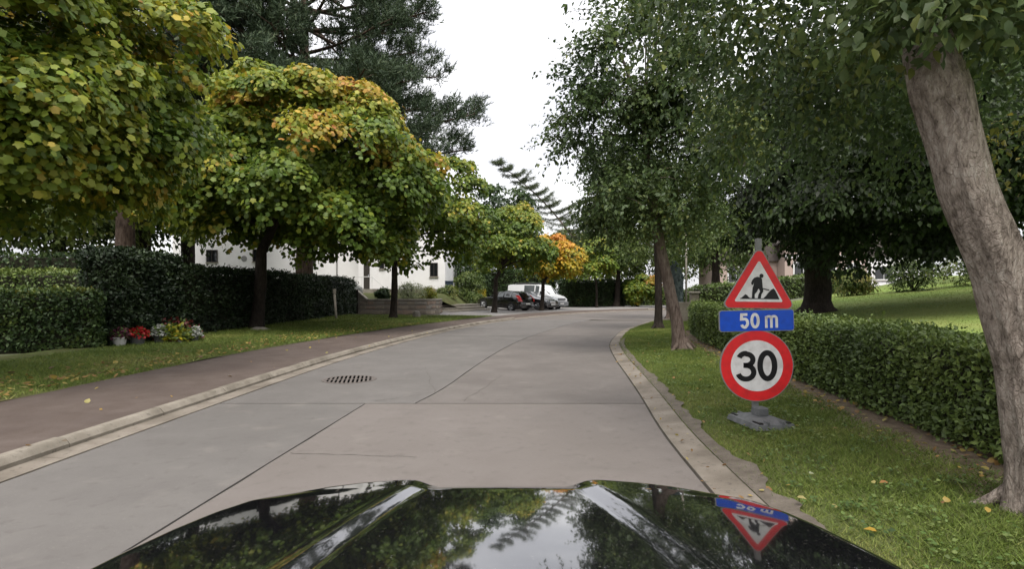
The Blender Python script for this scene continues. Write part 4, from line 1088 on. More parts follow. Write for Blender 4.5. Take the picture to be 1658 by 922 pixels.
for i, (x, y, r_, h_, sd, lb) in enumerate(((19.5, 27.0, 1.2, 1.6, 99, 'leafy green shrub at the back of the lawn behind the beech trunk'), (22.0, 26.2, 1.4, 1.8, 100, 'yellow green shrub in the middle of the row along the lawn'), (24.6, 25.6, 1.5, 2.2, 101, 'large shrub at the right end of the row along the lawn'), (17.6, 28.6, 1.0, 1.3, 102, 'small pale shrub at the left end of the row along the lawn'))):
    shrub('shrub', lb, (x, y, lawn_z(x, y)), r_, h_, sd, FAR_KEYS, (.1, .4, .1, .5)[i], .13, 22, 'shrubs along the back of the lawn')
shrub('shrub', 'dark shrub filling the gap between the house and the parked cars', (-4.6, 50, .9), 2.3, 4.2, 104, DARK_KEYS, .05, .2, 30)
# slim grey conifer behind the leaning trunk
def columnar(label, base, r, h, seed):
    rng = np.random.default_rng(seed); t = thing('columnar_conifer', label, 'tree', base)
    N = 5200; u = rng.random(N); a = rng.random(N) * 6.283; rad = r * np.minimum(1, (1 - u) * 3.2 + .12) * rng.uniform(.75, 1.06, N)
    pos = np.stack([base[0] + np.cos(a) * rad, base[1] + np.sin(a) * rad, base[2] + u * h], 1)
    o = np.stack([np.cos(a), np.sin(a), np.zeros(N)], 1)
    tt = rng.normal(.3, .2, N)
    add_leaves(t, pos, o * .3 + UP * 1.0 + rng.normal(0, .15, (N, 3)), o + rng.normal(0, .3, (N, 3)), np.full(N, .22), tinted(tt, [(-.3, (.06, .085, .085)), (.3, (.13, .165, .17)), (1, (.22, .26, .26))], rng), RHOMB, M['leaf'], 0, part='foliage', origin=base)
    mbk = MB(); mbk.tube([(0, 0, -.1), (0, 0, h * .93)], [r * .45, .02], 8); mbk.build('trunk', M['bark_dark'], t)
columnar('slim blue grey conifer between the leaning trunk and the stone gate pillar', (8.55, 29.2, .3), .36, 2.5, 103)

# ------------------------------------------------------------ grass
def grass(name, label_kind, f_a, f_b, y0, y1, dens, zf, seed, h=.06, w=.008, keys=None, holes=None):
    rng = np.random.default_rng(seed)
    # sample y with density falling with distance
    n = dens; u = rng.random(n); y = y0 + (y1 - y0) * u ** 1.7
    a = npcurve(f_a, y); b = npcurve(f_b, y); t = rng.random(n)
    x = a + (b - a) * t
    if holes is not None:
        k = holes(x, y, t, rng); x, y, t = x[k], y[k], t[k]; n = len(x)
    z = np.array([zf(p, q, r_) for p, q, r_ in zip(x, y, t)])
    pos = np.stack([x, y, z - .005], 1)
    sc = np.clip(1 + (np.abs(y) - 5) * .03, .8, 2.2)
    d = rng.normal(0, .38, (n, 3)); d[:, 2] = 1
    nn = rng.normal(0, 1, (n, 3))
    hh = h * rng.uniform(.45, 1.25, n) * np.clip(sc, .8, 1.4)
    cl = np.array([noise.noise(Vector((p * 1.3, q * 1.3, seed))) + .6 * noise.noise(Vector((p * 4, q * 4, seed + 2))) for p, q in zip(x, y)])
    c2 = np.array([noise.noise(Vector((p * .55, q * .55, seed + 9))) for p, q in zip(x, y)])
    tt = .42 + .42 * cl + .9 * np.maximum(0, c2 - .05) + rng.normal(0, .22, n)
    col = tinted(tt, keys or [(-.5, (.085, .075, .030)), (-.2, (.070, .095, .022)), (.2, (.092, .135, .026)), (.6, (.140, .185, .038)), (1, (.21, .23, .065)), (1.3, (.29, .27, .10))], rng)
    tv, tf = BLADE
    xx, yy, zz = frames(d, nn)
    co = pos[:, None, :] + tv[None, :, 0, None] * (xx * (w * sc)[:, None])[:, None, :] + tv[None, :, 1, None] * (yy * hh[:, None])[:, None, :]
    # bend the tips over
    co[:, 2, :2] += rng.normal(0, .5, (n, 2)) * hh[:, None]; co[:, 2, 2] -= .15 * hh
    fa = tf[None] + (np.arange(n) * 3)[:, None, None]
    me = raw_mesh(name, co.reshape(-1, 3), fa.reshape(-1, 3), np.repeat(col, 3, axis=0))
    return link(name, me, M['grass'], kind='stuff')

go_y = [p[1] for p in GOUT]; go_x = [p[0] for p in GOUT]
f_go = lambda y: float(np.interp(y, go_y, go_x)) + .0
f_rv = lambda y: H_front(min(y, 24)) + .05
pb_y = [p[1] for p in PBK]; pb_x = [p[0] for p in PBK]
f_pb = lambda y: float(np.interp(y, pb_y, pb_x))
def r_holes(x, y, t, rng):
    fr = np.array([noise.noise(Vector((q * 2.3, 0, 5))) for q in y]); ed = np.array([noise.noise(Vector((p * 3, q * 3, 1))) for p, q in zip(x, y)])
    W = npcurve(f_rv, y) - npcurve(f_go, y)
    dl = t * W; dr = (1 - t) * W
    return (dl > .05 + np.where(y < 9, 1.0, .4) * np.maximum(0, .15 * (np.array([noise.noise(Vector((q * 1.1, 3, 0))) for q in y]) + .16) + .10 * np.array([noise.noise(Vector((q * 4.2, 9, 0))) for q in y])) - .10 + .085 * rng.normal(0, 1, len(x)) + .03 * ed) & (dr > np.where(y < 18, .36, .1) + .10 * ed + .05 * fr + .07 * rng.normal(0, 1, len(x)))
grass('grass', '', f_go, f_rv, 1.2, 25.5, 230000, lambda x, y, t: .012 + .11 * t + .018 * noise.noise(Vector((x * 1.1, y * 1.1, 3))), 111, .044, .0065, holes=r_holes)
def l_holes(x, y, t, rng):
    W = npcurve(f_pb, y) - (-9.3); dr = (1 - t) * W; dl = t * W
    ed = np.array([noise.noise(Vector((p * 2, q * 2, 1))) for p, q in zip(x, y)])
    return (dr > .02 + .06 * ed) & (dl > .55 + .25 * ed) & (rng.random(len(x)) < .9)
grass('grass', '', lambda y: -9.3, f_pb, 4.5, 29.5, 110000, lambda x, y, t: .105 + .07 * (1 - t) + .02 * noise.noise(Vector((x * .8, y * .8, 0))), 112, .07, .011, holes=l_holes)
def weeds(fa, fb, y0, y1, n, zf, seed, holes=None):
    rng = np.random.default_rng(seed); m = n // 14
    cy = y0 + (y1 - y0) * rng.random(m) ** 1.5; ct = rng.uniform(.12, .85, m)
    a = npcurve(fa, cy); b = npcurve(fb, cy); cx_ = a + (b - a) * ct
    k = np.repeat(np.arange(m), 14); N = len(k); th = rng.random(N) * 6.283; rad = rng.random(N) * rng.uniform(.04, .11, m)[k]
    x = cx_[k] + np.cos(th) * rad; y = cy[k] + np.sin(th) * rad; tt_ = ct[k]
    z = np.array([zf(p, q, r_) for p, q, r_ in zip(x, y, tt_)]) + rng.uniform(.015, .05, N)
    d = np.stack([np.cos(th), np.sin(th), rng.uniform(-.1, .7, N)], 1); nn = UP + rng.normal(0, .35, (N, 3))
    col = tinted(rng.normal(.4, .25, N) + rng.normal(0, .2, m)[k], [(-.2, (.05, .085, .025)), (.4, (.10, .16, .04)), (1, (.19, .23, .07))], rng)
    me = leaf_mesh('weeds', np.stack([x, y, z], 1), d, nn, rng.uniform(.013, .036, N), col, OVAL, 1.3)
    return link('weeds', me, M['leaf'], kind='stuff')
weeds(f_go, f_rv, 2.0, 16, 5600, lambda x, y, t: .012 + .11 * t, 141)
weeds(lambda y: -9.0, f_pb, 5, 22, 4200, lambda x, y, t: .105 + .07 * (1 - t), 142)
grass('tall_grass', '', f_go, f_rv, 1.6, 18, 16000, lambda x, y, t: .012 + .11 * t, 143, .095, .007, holes=lambda x, y, t, rng: (np.array([noise.noise(Vector((p * 3.1, q * 3.1, 8))) for p, q in zip(x, y)]) > .18) & r_holes(x, y, t, rng))
def lawn_a(y): return H_front(min(y, 24)) + .8 + max(0, y - 24) * 1.2
grass('lawn_grass', '', lawn_a, lambda y: lawn_a(y) + 17, 6, 33, 70000, lambda x, y, t: lawn_z(x, y), 113, .035, .014, keys=[(-.3, (.10, .145, .03)), (.4, (.17, .215, .05)), (1, (.25, .26, .08)), (1.3, (.30, .28, .10))])

# ------------------------------------------------------------ fallen leaves
def litter(f_a, f_b, y0, y1, n, zf, seed, size=.07, parent=None):
    rng = np.random.default_rng(seed); y = y0 + (y1 - y0) * rng.random(n) ** 1.4; t = rng.random(n)
    a = npcurve(f_a, y); b = npcurve(f_b, y); x = a + (b - a) * t
    z = np.array([zf(p, q, r_) for p, q, r_ in zip(x, y, t)])
    pos = np.stack([x, y, z], 1); d = rng.normal(0, 1, (n, 3)); d[:, 2] *= .25; nn = UP + rng.normal(0, .4, (n, 3))
    col = tinted(rng.random(n), [(0, (.30, .27, .10)), (.4, (.36, .26, .06)), (.7, (.28, .16, .06)), (1, (.14, .09, .05))], rng)
    me = leaf_mesh('fallen_leaves', pos, d, nn, size * rng.uniform(.6, 1.3, n), col, MAPLE_S)
    return link('fallen_leaves', me, M['leaf'], kind='stuff')
litter(lambda y: f_pb(y) - 1.7, lambda y: f_pb(y) - .03, 4.5, 22, 900, lambda x, y, t: .15 + .03 * t * 0, 121, .075)
litter(f_go, f_rv, 3.2, 20, 95, lambda x, y, t: .05 + .11 * t, 122, .036)
litter(lambda y: H_front(y) - .4, lambda y: H_front(y) + .05, 2.2, 14, 300, lambda x, y, t: .135, 123, .042)
litter(lambda y: f_go(y) - .28, f_go, 2.5, 14, 60, lambda x, y, t: .045, 124, .035)
litter(lambda y: f_pb(y), lambda y: f_pb(y) + 2.2, 4, 20, 34, lambda x, y, t: .112, 125, .05)
for (px, py, s, col, lb) in ((1420, 862, .06, (.40, .25, .04), 'yellow fallen leaf on the grass nearest the car bonnet'), (1290, 806, .055, (.36, .31, .13), 'pale fallen leaf on the grass edge above the bonnet'), (1438, 783, .055, (.34, .17, .06), 'orange brown fallen leaf on the grass right of the signs'), (1600, 832, .045, (.38, .26, .06), 'small yellow fallen leaf near the thick pale trunk'), (1310, 770, .045, (.30, .32, .20), 'tiny pale fallen leaf on the grass below the sign base')):
    z = .10; Y = (CAMZ - z) * 900 / (py - 474); X = (px - 829) * Y / 900
    me = leaf_mesh('fallen_leaf', np.array([[0, 0, .0]]), np.array([[random.uniform(-1, 1), random.uniform(-1, 1), .12]]), np.array([[.1, -.2, 1.0]]), np.array([s]), np.array([col]), OVAL6, 1.25)
    tv = rz(X, Y, .4)
    link('fallen_leaf', me, M['leaf'], label=lb, cat='leaf', group='single fallen leaves on the near grass', loc=(X, Y, tv + .05))
# ------------------------------------------------------------ white house
def window_part(parent, x0, x1, z0, z1, y, fw=.06, bars=1, fm='frame_dark', depth=.06, name='window'):
    mbw = MB(); d = depth
    mbw.box(x0, x0 + fw, y - d, y + .05, z0, z1); mbw.box(x1 - fw, x1, y - d, y + .05, z0, z1)
    mbw.box(x0 + fw, x1 - fw, y - d + .002, y + .05, z1 - fw, z1); mbw.box(x0 + fw, x1 - fw, y - d + .002, y + .05, z0, z0 + fw)
    for i in range(bars):
        xm = x0 + (x1 - x0) * (i + 1) / (bars + 1); mbw.box(xm - .02, xm + .02, y - d + .004, y + .05, z0 + fw, z1 - fw)
    f = mbw.build(name, M[fm], parent)
    g_ = MB(); g_.box(x0 + fw, x1 - fw, y - .012, y + .03, z0 + fw, z1 - fw); g_.build('pane', M['glass'], f)
    s_ = MB(); s_.box(x0 - .05, x1 + .05, y - .10, y - .002, z0 - .06, z0 - .003); s_.build('sill', M['coping'], f)
    return f
def gable_roof(mb, x0, x1, y0, y1, z, h, ov=.5, axis='X'):
    if axis == 'X':
        ym = (y0 + y1) / 2
        mb.add([(x0 - ov, y0 - ov, z - .15), (x1 + ov, y0 - ov, z - .15), (x1 + ov, ym, z + h), (x0 - ov, ym, z + h), (x0 - ov, y1 + ov, z - .15), (x1 + ov, y1 + ov, z - .15),
                (x0 - ov, y0 - ov, z - .35), (x1 + ov, y0 - ov, z - .35), (x1 + ov, y1 + ov, z - .35), (x0 - ov, y1 + ov, z - .35)],
               [(0, 1, 2, 3), (3, 2, 5, 4), (6, 7, 1, 0), (9, 8, 5, 4), (6, 9, 8, 7), (0, 3, 4, 9, 6), (1, 2, 5, 8, 7)])
    else:
        xm = (x0 + x1) / 2
        mb.add([(x0 - ov, y0 - ov, z - .15), (x0 - ov, y1 + ov, z - .15), (xm, y1 + ov, z + h), (xm, y0 - ov, z + h), (x1 + ov, y0 - ov, z - .15), (x1 + ov, y1 + ov, z - .15),
                (x0 - ov, y0 - ov, z - .35), (x0 - ov, y1 + ov, z - .35), (x1 + ov, y1 + ov, z - .35), (x1 + ov, y0 - ov, z - .35)],
               [(0, 1, 2, 3), (3, 2, 5, 4), (6, 7, 1, 0), (9, 8, 5, 4), (6, 9, 8, 7), (0, 3, 4, 9, 6), (1, 2, 5, 8, 7)])

def white_house():
    b = Vector((-8, 42, 1.0))
    t = thing('white_house', 'white rendered house with dark windows behind the round maples and the stone planter', 'house', b)
    def loc(x0, x1, y0, y1, z0, z1): return (x0 - b.x, x1 - b.x, y0 - b.y, y1 - b.y, z0 - b.z, z1 - b.z)
    w = MB(); w.box(*loc(-11.6, -5.05, 42, 53, 1.62, 7.6)); w.build('wall', M['render'], t)
    w = MB(); w.box(*loc(-27, -11.62, 44.2, 54, .6, 7.4)); w.build('wall', M['render'], t)
    p = MB(); p.box(*loc(-11.5, -4.98, 41.93, 52.5, .6, 1.60)); pl = p.build('plinth', M['stonemortar'], t)
    rr = random.Random(4); x = -11.45
    shapes = [None] * 4
    for row in range(2):
        x = -11.45
        while x < -5.15:
            wd = min(rr.uniform(.35, .75), -5.02 - x)
            s = MB(); q = loc(x + .015, x + wd - .015, 41.87 - rr.uniform(0, .03), 41.94, .92 + row * .34, 1.245 + row * .34)
            s.box(*q, bev=.02); s.build('stone', rr.choice(STONES), pl); x += wd
    r_ = MB(); gable_roof(r_, -11.6 - b.x, -5.05 - b.x, 0, 11, 7.6 - b.z, 3.0, .5, 'Y'); r_.build('roof', M['roof'], t)
    r_ = MB(); gable_roof(r_, -27 - b.x, -11.62 - b.x, 2.2, 12, 7.4 - b.z, 2.6, .45, 'X'); r_.build('roof', M['roof'], t)
    window_part(t, -6.2 - b.x, -5.6 - b.x, 2.55 - b.z, 3.6 - b.z, 0)
    window_part(t, -10.0 - b.x, -9.65 - b.x, 3.15 - b.z, 3.8 - b.z, 0, .05, 0)
    window_part(t, -24.3 - b.x, -23.4 - b.x, 3.75 - b.z, 4.75 - b.z, 2.2)
    window_part(t, -16.4 - b.x, -15.7 - b.x, 3.6 - b.z, 4.6 - b.z, 2.2)
    window_part(t, -20.6 - b.x, -19.9 - b.x, 3.8 - b.z, 4.8 - b.z, 2.2)
    d = MB(); d.box(-11.2 - b.x, -10.75 - b.x, -.04, .02, 1.62 - b.z, 3.75 - b.z); dd = d.build('door', M['frame_dark'], t)
    h = MB(); h.box(-10.84 - b.x, -10.80 - b.x, -.09, -.04, 2.55 - b.z, 2.70 - b.z); h.build('handle', M['chrome'], dd)
    v = MB(); v.lathe([(0, -.03), (.22, -.03), (.24, 0)], 14, (-21.3 - b.x, 2.2, 4.05 - b.z), 'Y'); v.build('vent', M['signgrey'], t)
    g_ = MB(); g_.tube([(-13.9 - b.x, 2.1, .9 - b.z), (-13.9 - b.x, 2.1, 7.1 - b.z)], .05, 8); g_.build('downpipe', M['signgrey'], t)
    st = MB(); st.box(-11.9 - b.x, -10.2 - b.x, -1.3, -.08, .9 - b.z, 1.6 - b.z); st.build('landing', M['coping'], t)
    rl = MB()
    for xx in (-11.85, -11.0, -10.25): rl.tube([(xx - b.x, -1.25, 1.58 - b.z), (xx - b.x, -1.25, 2.5 - b.z)], .02, 6)
    rl.tube([(-11.85 - b.x, -1.25, 2.5 - b.z), (-10.25 - b.x, -1.25, 2.5 - b.z), (-9.3 - b.x, -1.25, 1.7 - b.z)], .025, 6); rl.build('railing', M['frame_white'], t)
white_house()

bb = thing('wheeled_bin', 'dark blue grey bin standing at the right corner of the white house', 'bin', (-4.7, 41.6, 1.22))
q = MB(); q.add([(-.22, -.24, .06), (.22, -.24, .06), (.22, .22, .06), (-.22, .22, .06), (-.28, -.30, .92), (.28, -.30, .92), (.28, .28, .92), (-.28, .28, .92)], [(3, 2, 1, 0), (4, 5, 6, 7), (0, 1, 5, 4), (1, 2, 6, 5), (2, 3, 7, 6), (3, 0, 4, 7)]); q.build('body', M['bluebin'], bb)
q = MB(); q.box(-.30, .30, -.33, .30, .925, 1.0, .02); q.build('lid', M['bluebin'], bb)
for sx in (-.2, .2):
    q = MB(); q.lathe([(0, -.03), (.1, -.03), (.1, .03), (0, .03)], 12, (sx, .24, .1), 'X'); q.build('wheel', M['rubber'], bb)

# stone planter wall, its sloping end and coping
def planter():
    y0 = 32.0; t = thing('planter_wall', 'low curved stone planter wall with pale coping beside the driveway', 'wall', (-6.6, y0, .06))
    path = [(-8.75, y0)] + [(-8.75 + i * .42, y0) for i in range(1, 9)]
    cx, cy, r_ = -5.1, y0 + .75, .75
    path += [(cx + r_ * math.sin(a), cy - r_ * math.cos(a)) for a in [R(12 * i) for i in range(1, 9)]] + [(cx + r_, y0 + 1.6), (cx + r_ - .02, y0 + 2.6)]
    P, Lp = path_sample(path, 0, 99, 2); 
    P, _ = path_sample(path, 0, Lp, 40)
    back = offset_path(P, -.30)
    mbw = MB(); vs = []; fs = []
    for (ax, ay), (bx, by) in zip(P, back):
        for (x, y, z) in ((ax, ay, -.1), (ax, ay, .84), (bx, by, .84), (bx, by, -.1)): vs.append((x + 6.6, y - y0, z))
    for i in range(39):
        for j in range(3): a = i * 4 + j; fs.append((a, a + 1, a + 5, a + 4))
    fs += [(0, 1, 2, 3), (156, 157, 158, 159)]
    mbw.add(vs, fs); core = mbw.build('wall', M['stonemortar'], t)
    # coping slabs
    s = 0
    while s < Lp - .1:
        e = min(s + .95, Lp); f_, _ = path_sample(path, s + .006, e - .006, 5); fo = offset_path(f_, .05); bo = offset_path(f_, -.34)
        mbk = MB(); vs = []
        for (ax, ay), (bx, by) in zip(fo, bo):
            for (x, y, z) in ((ax, ay, .845), (ax, ay, .905), (bx, by, .905), (bx, by, .845)): vs.append((x + 6.6, y - y0, z))
        fs = []
        for i in range(4):
            for j in range(4): a = i * 4 + j; c = i * 4 + (j + 1) % 4; fs.append((a, c, c + 4, a + 4))
        fs += [(0, 1, 2, 3), (16, 17, 18, 19)]
        mbk.add(vs, fs); mbk.build('coping_slab', M['coping'], t); s = e
    # random rubble stones, each proud of the mortar
    rr = random.Random(9); rows = [0, .30, .56, .835]
    for k in range(3):
        s = rr.uniform(-.3, 0)
        while s < Lp - .05:
            wd = rr.uniform(.28, .62); a, e = max(0, s), min(s + wd, Lp)
            if e - a > .1:
                ins = .014; p4, _ = path_sample(path, a + ins, e - ins, 3); po = offset_path(p4, rr.uniform(.018, .045)); pi = offset_path(p4, -.02)
                zl = [rows[k] + ins + rr.uniform(0, .07) for _ in range(3)]; zh = [rows[k + 1] - ins - rr.uniform(0, .07) for _ in range(3)]
                mbk = MB(); vs = []
                for i in range(3):
                    (ox, oy), (ix, iy) = po[i], pi[i]
                    vs += [(ix + 6.6, iy - y0, zl[i]), (ox + 6.6, oy - y0, zl[i] + .02), (ox + 6.6, oy - y0, zh[i] - .02), (ix + 6.6, iy - y0, zh[i])]
                fs = []
                for i in range(2):
                    for j in range(3): q_ = i * 4 + j; fs.append((q_, q_ + 1, q_ + 5, q_ + 4))
                fs += [(0, 1, 2, 3), (8, 9, 10, 11)]
                mbk.add(vs, fs); mbk.build('stone', rr.choice(STONES), core)
            s += wd
    # raking end wall rising to the left, with a pale sloping cap
    e_ = MB(); e_.prism([(-2.40, -.1), (-1.85, -.1), (-1.85, .86), (-2.18, 1.20), (-2.40, 1.42)], -.02, .36, 'Y'); e_.build('end_wall', M['stonemortar'], t)
    c_ = MB(); c_.prism([(-2.46, 1.43), (-1.80, .86), (-1.76, .93), (-2.42, 1.50)], -.07, .40, 'Y'); c_.build('sloping_cap', M['coping'], t)
planter()
# wooden gate at the end of the long hedge
gt = thing('side_gate', 'very dark boarded gate closing the gap between long hedge and stone wall', 'gate', (-9.35, 31.75, .1))
for i in range(6):
    q = MB(); q.box(-.45 + i * .17, -.45 + i * .17 + .16, -.02, .02, .04, 1.42, .004); q.build('board', M['wood_dark'], gt)
q = MB(); q.box(-.47, .57, .022, .06, 1.1, 1.2); q.box(-.47, .57, .022, .06, .25, .35); q.build('rail', M['wood_dark'], gt)
# curved steps up to the house
st = thing('garden_steps', 'three wide low stone steps curving from the driveway up to the house', 'steps', (-3.9, 36.5, 0))
for k in range(3):
    pts = []
    for i in range(13):
        a = i / 12; x = -4.55 + 3.0 * a - k * .38 * a; y = 34.7 + 4.2 * a ** 1.4 + k * .55
        pts.append((x, y))
    back = offset_path(pts, -.75)
    zt = .20 + k * .17
    mbk = MB(); vs = []
    for (ax, ay), (bx, by) in zip(pts, back):
        for x, y, z in ((ax, ay, -.1), (ax, ay, zt - .06), (ax + .0, ay - .03, zt - .055), (ax, ay - .03, zt), (bx, by, zt), (bx, by, -.1)): vs.append((x + 3.9, y - 36.5, z))
    fs = []
    for i in range(12):
        for j in range(5): a = i * 6 + j; fs.append((a, a + 1, a + 7, a + 6))
    fs += [tuple(range(6)), tuple(range(72, 78))]
    mbk.add(vs, fs); mbk.build('step', M['coping'], st)

# rough stone by the pavement and the leaning marker post
def boulder(label, base, r, seed, mat):
    bm = bmesh.new(); bmesh.ops.create_icosphere(bm, subdivisions=3, radius=1)
    for v in bm.verts:
        n_ = noise.noise(v.co * 1.6 + Vector((seed, 0, 0))); v.co *= 1 + .35 * n_
        v.co = Vector((v.co.x * r[0], v.co.y * r[1], v.co.z * r[2] + r[2] * .6))
    me = bpy.data.meshes.new('boulder'); bm.to_mesh(me); bm.free()
    me.polygons.foreach_set('use_smooth', [True] * len(me.polygons))
    link('boulder', me, mat, label=label, cat='stone', loc=base)
boulder('dark rough stone at the grass end beside the driveway', (-4.75, 27.6, .06), (.22, .2, .24), 3, M['stonemortar'])
boulder('pale stone lying at the foot of the domed maple', (-8.0, 17.6, .13), (.28, .18, .08), 5, M['coping'])
mp = thing('marker_post', 'thin pale wooden post standing in the grass before the long dark hedge', 'post', (-8.05, 25.2, .1), 0)
q = MB(); q.tube([(0.10, 0, -.1), (.05, 0, .5), (0, 0, 1.20)], .055, 8); q.build('shaft', M['wood'], mp, True)
q = MB(); q.tube([(0, 0, 1.20), (-.002, 0, 1.42)], .075, 8); q.build('cap', M['wood'], mp)

# ------------------------------------------------------------ flower pots by the hedge
def potted(label, base, pot_mat, r, h, keys, mean, bloom_r, bloom_h, seed, name='flower_pot', cat='flower pot', lsize=.06):
    t = thing(name, label, cat, base, 0, 'flower pots in front of the hedge'); rng = np.random.default_rng(seed)
    if pot_mat:
        q = MB(); q.lathe([(0, .0), (r * .72, .0), (r * .95, h * .88), (r * 1.05, h * .88), (r * 1.05, h), (r * .9, h), (r * .86, h * .85), (0, h * .85)], 18); q.build('pot', M[pot_mat], t, 40)
    n = 420; u = unit(rng.normal(0, 1, (n, 3))); u[:, 2] = np.abs(u[:, 2]) * .9 + .02
    rad = rng.uniform(.55, 1.05, n)[:, None]
    pos = u * rad * np.array([bloom_r, bloom_r, bloom_h]) + np.array([0, 0, h * .85 if pot_mat else 0.0])
    green = rng.random(n) < .35
    tint = tinted(rng.normal(mean, .15, n), keys, rng); tint[green] = tinted(rng.normal(.1, .1, green.sum()), HEDGE_KEYS, rng)
    me = leaf_mesh('bloom', pos, u + rng.normal(0, .5, (n, 3)), u + UP * .3 + rng.normal(0, .4, (n, 3)), lsize * rng.uniform(.7, 1.3, n), tint, MAPLE_S)
    o = link('bloom', me, M['leaf'], t); o['kind'] = 'stuff'
PURPLE = [(-.3, (.06, .015, .03)), (.3, (.13, .035, .06)), (1, (.2, .06, .09))]
REDK = [(-.3, (.20, .006, .008)), (.3, (.36, .010, .014)), (1, (.45, .03, .025))]  # bloom colour dimmed as if standing in shade
DKRED = [(-.3, (.05, .012, .010)), (.3, (.12, .022, .02)), (1, (.17, .05, .03))]
potted('square white pot with a dark purple plant, left end of the row', (-8.72, 12.35, .16), 'pot_white', .15, .2, PURPLE, .1, .19, .26, 131)
potted('grey pot of bright red flowers next to the white pot', (-8.52, 12.65, .16), 'pot_grey', .17, .22, REDK, .3, .22, .2, 132)
potted('dark pot of white and grey flowers between the red flowers and the yellow plant', (-8.35, 13.2, .16), 'pot_grey', .16, .2, WHITEF, .0, .19, .26, 133)
potted('yellow green leafy plant in the middle of the flower row', (-8.1, 13.4, .14), 'pot_terra', .17, .12, GOLD_KEYS, .0, .34, .34, 134, lsize=.09)
potted('dark red leaved bush behind the yellow green plant', (-8.45, 13.9, .14), None, .2, .1, DKRED, .2, .62, .58, 135, 'flower_bush', 'shrub', .09)
potted('white flowers in a small pot at the right end of the row', (-7.85, 13.75, .14), 'pot_grey', .10, .16, WHITEF, .3, .17, .24, 136, lsize=.05)
q = MB(); q.lathe([(0, -.06)] + [(.06 * math.sin(a), -.06 * math.cos(a)) for a in [R(20 * i) for i in range(1, 9)]] + [(0, .06)], 14)
q.build('garden_ball', M['pot_white'], smooth=True, label='small white ball on the grass by the yellow green plant', cat='ornament', loc=(-7.93, 13.3, .2))

# ------------------------------------------------------------ drain cover in the left lane
dc = thing('drain_cover', 'round cast iron slotted drain cover set in the left lane', 'drain cover', (-2.52, 8.62, 0), R(13))
rD = .40
q = MB(); q.lathe([(rD - .035, -.01), (rD - .035, .006), (rD + .01, .006), (rD + .01, -.01)], 40); q.build('frame', M['iron'], dc)
q = MB(); q.lathe([(0, .0018), (rD - .03, .0018)], 40); q.build('slot_shade', M['slot_shade'], dc)  # flat black disc above the road, painted shade for the open slots
nb = 12
for i in range(nb):
    x = -rD + .055 + (2 * rD - .11) * i / (nb - 1); hl = math.sqrt(max((rD - .036) ** 2 - x * x, 0.0001))
    q = MB(); q.box(x - .015, x + .015, -hl, hl, .002, .007); q.build('bar', M['iron'], dc)
q = MB(); q.box(-rD + .05, rD - .05, -.014, .014, .0025, .0078); q.build('cross_bar', M['iron'], dc)

# ------------------------------------------------------------ the road works signs on one post
def ribbon(pts, w, closed=False):
    """stroke along 2-D points -> list of quads"""
    n = len(pts); L_, R_ = [], []
    for i in range(n):
        a = pts[(i - 1) % n] if (closed or i > 0) else pts[i]; b = pts[(i + 1) % n] if (closed or i < n - 1) else pts[i]
        tx, ty = b[0] - a[0], b[1] - a[1]; l = math.hypot(tx, ty) or 1
        k = 1.0
        if (closed or 0 < i < n - 1):
            ux, uy = pts[i][0] - a[0], pts[i][1] - a[1]; lu = math.hypot(ux, uy) or 1
            k = 1 / max(.5, (ux * tx + uy * ty) / (lu * l))
        nx, ny = -ty / l * w / 2 * k, tx / l * w / 2 * k
        L_.append((pts[i][0] + nx, pts[i][1] + ny)); R_.append((pts[i][0] - nx, pts[i][1] - ny))
    return L_, R_, closed
def add_ribbon(mb, pts, w, y0, y1, closed=False):
    L_, R_, c = ribbon(pts, w, closed); n = len(pts); m = n if c else n - 1
    vs = [(p[0], y0, p[1]) for p in L_] + [(p[0], y0, p[1]) for p in R_] + [(p[0], y1, p[1]) for p in L_] + [(p[0], y1, p[1]) for p in R_]
    fs = []
    for i in range(m):
        j = (i + 1) % n
        fs += [(i, j, n + j, n + i), (i, j, 2 * n + j, 2 * n + i), (n + i, n + j, 3 * n + j, 3 * n + i)]
    if not c: fs += [(0, n, 3 * n, 2 * n), (n - 1, 2 * n - 1, 4 * n - 1, 3 * n - 1)]
    mb.add(vs, fs)
def arc(cx, cz, rx, rz_, a0, a1, n=14): return [(cx + rx * math.cos(R(a0 + (a1 - a0) * i / n)), cz + rz_ * math.sin(R(a0 + (a1 - a0) * i / n))) for i in range(n + 1)]
def rrect(w, h, r, n=6):
    out = []
    for cx, cz, a in ((w / 2 - r, h / 2 - r, 0), (-w / 2 + r, h / 2 - r, 90), (-w / 2 + r, -h / 2 + r, 180), (w / 2 - r, -h / 2 + r, 270)): out += arc(cx, cz, r, r, a, a + 90, n)
    return out
def rtri(S, r, n=7):
    """rounded upright triangle, base on z = 0"""
    h = S * math.sqrt(3) / 2; out = []
    cs = [(0, h - 2 * r), (-S / 2 + r * math.sqrt(3), r), (S / 2 - r * math.sqrt(3), r)]
    for (cx, cz), a in zip(cs, (30, 150, 270)): out += arc(cx, cz, r, r, a, a + 120, n)
    return out

SG = (2.42, 5.52, .06)
sg = thing('road_sign', 'temporary road works sign post with warning triangle, blue distance plate and red ringed speed disc', 'road sign', SG, R(-3))
def at(o, x=0, y=0, z=0, roll=0, yaw=0): o.location = (x, y, z); o.rotation_euler = (0, R(roll), R(yaw)); return o
q = MB(); q.box(-.025, .025, -.0, .05, .04, 1.83, .003); pole = q.build('pole', M['galv'], sg); pole.rotation_euler = (0, R(1.1), 0)
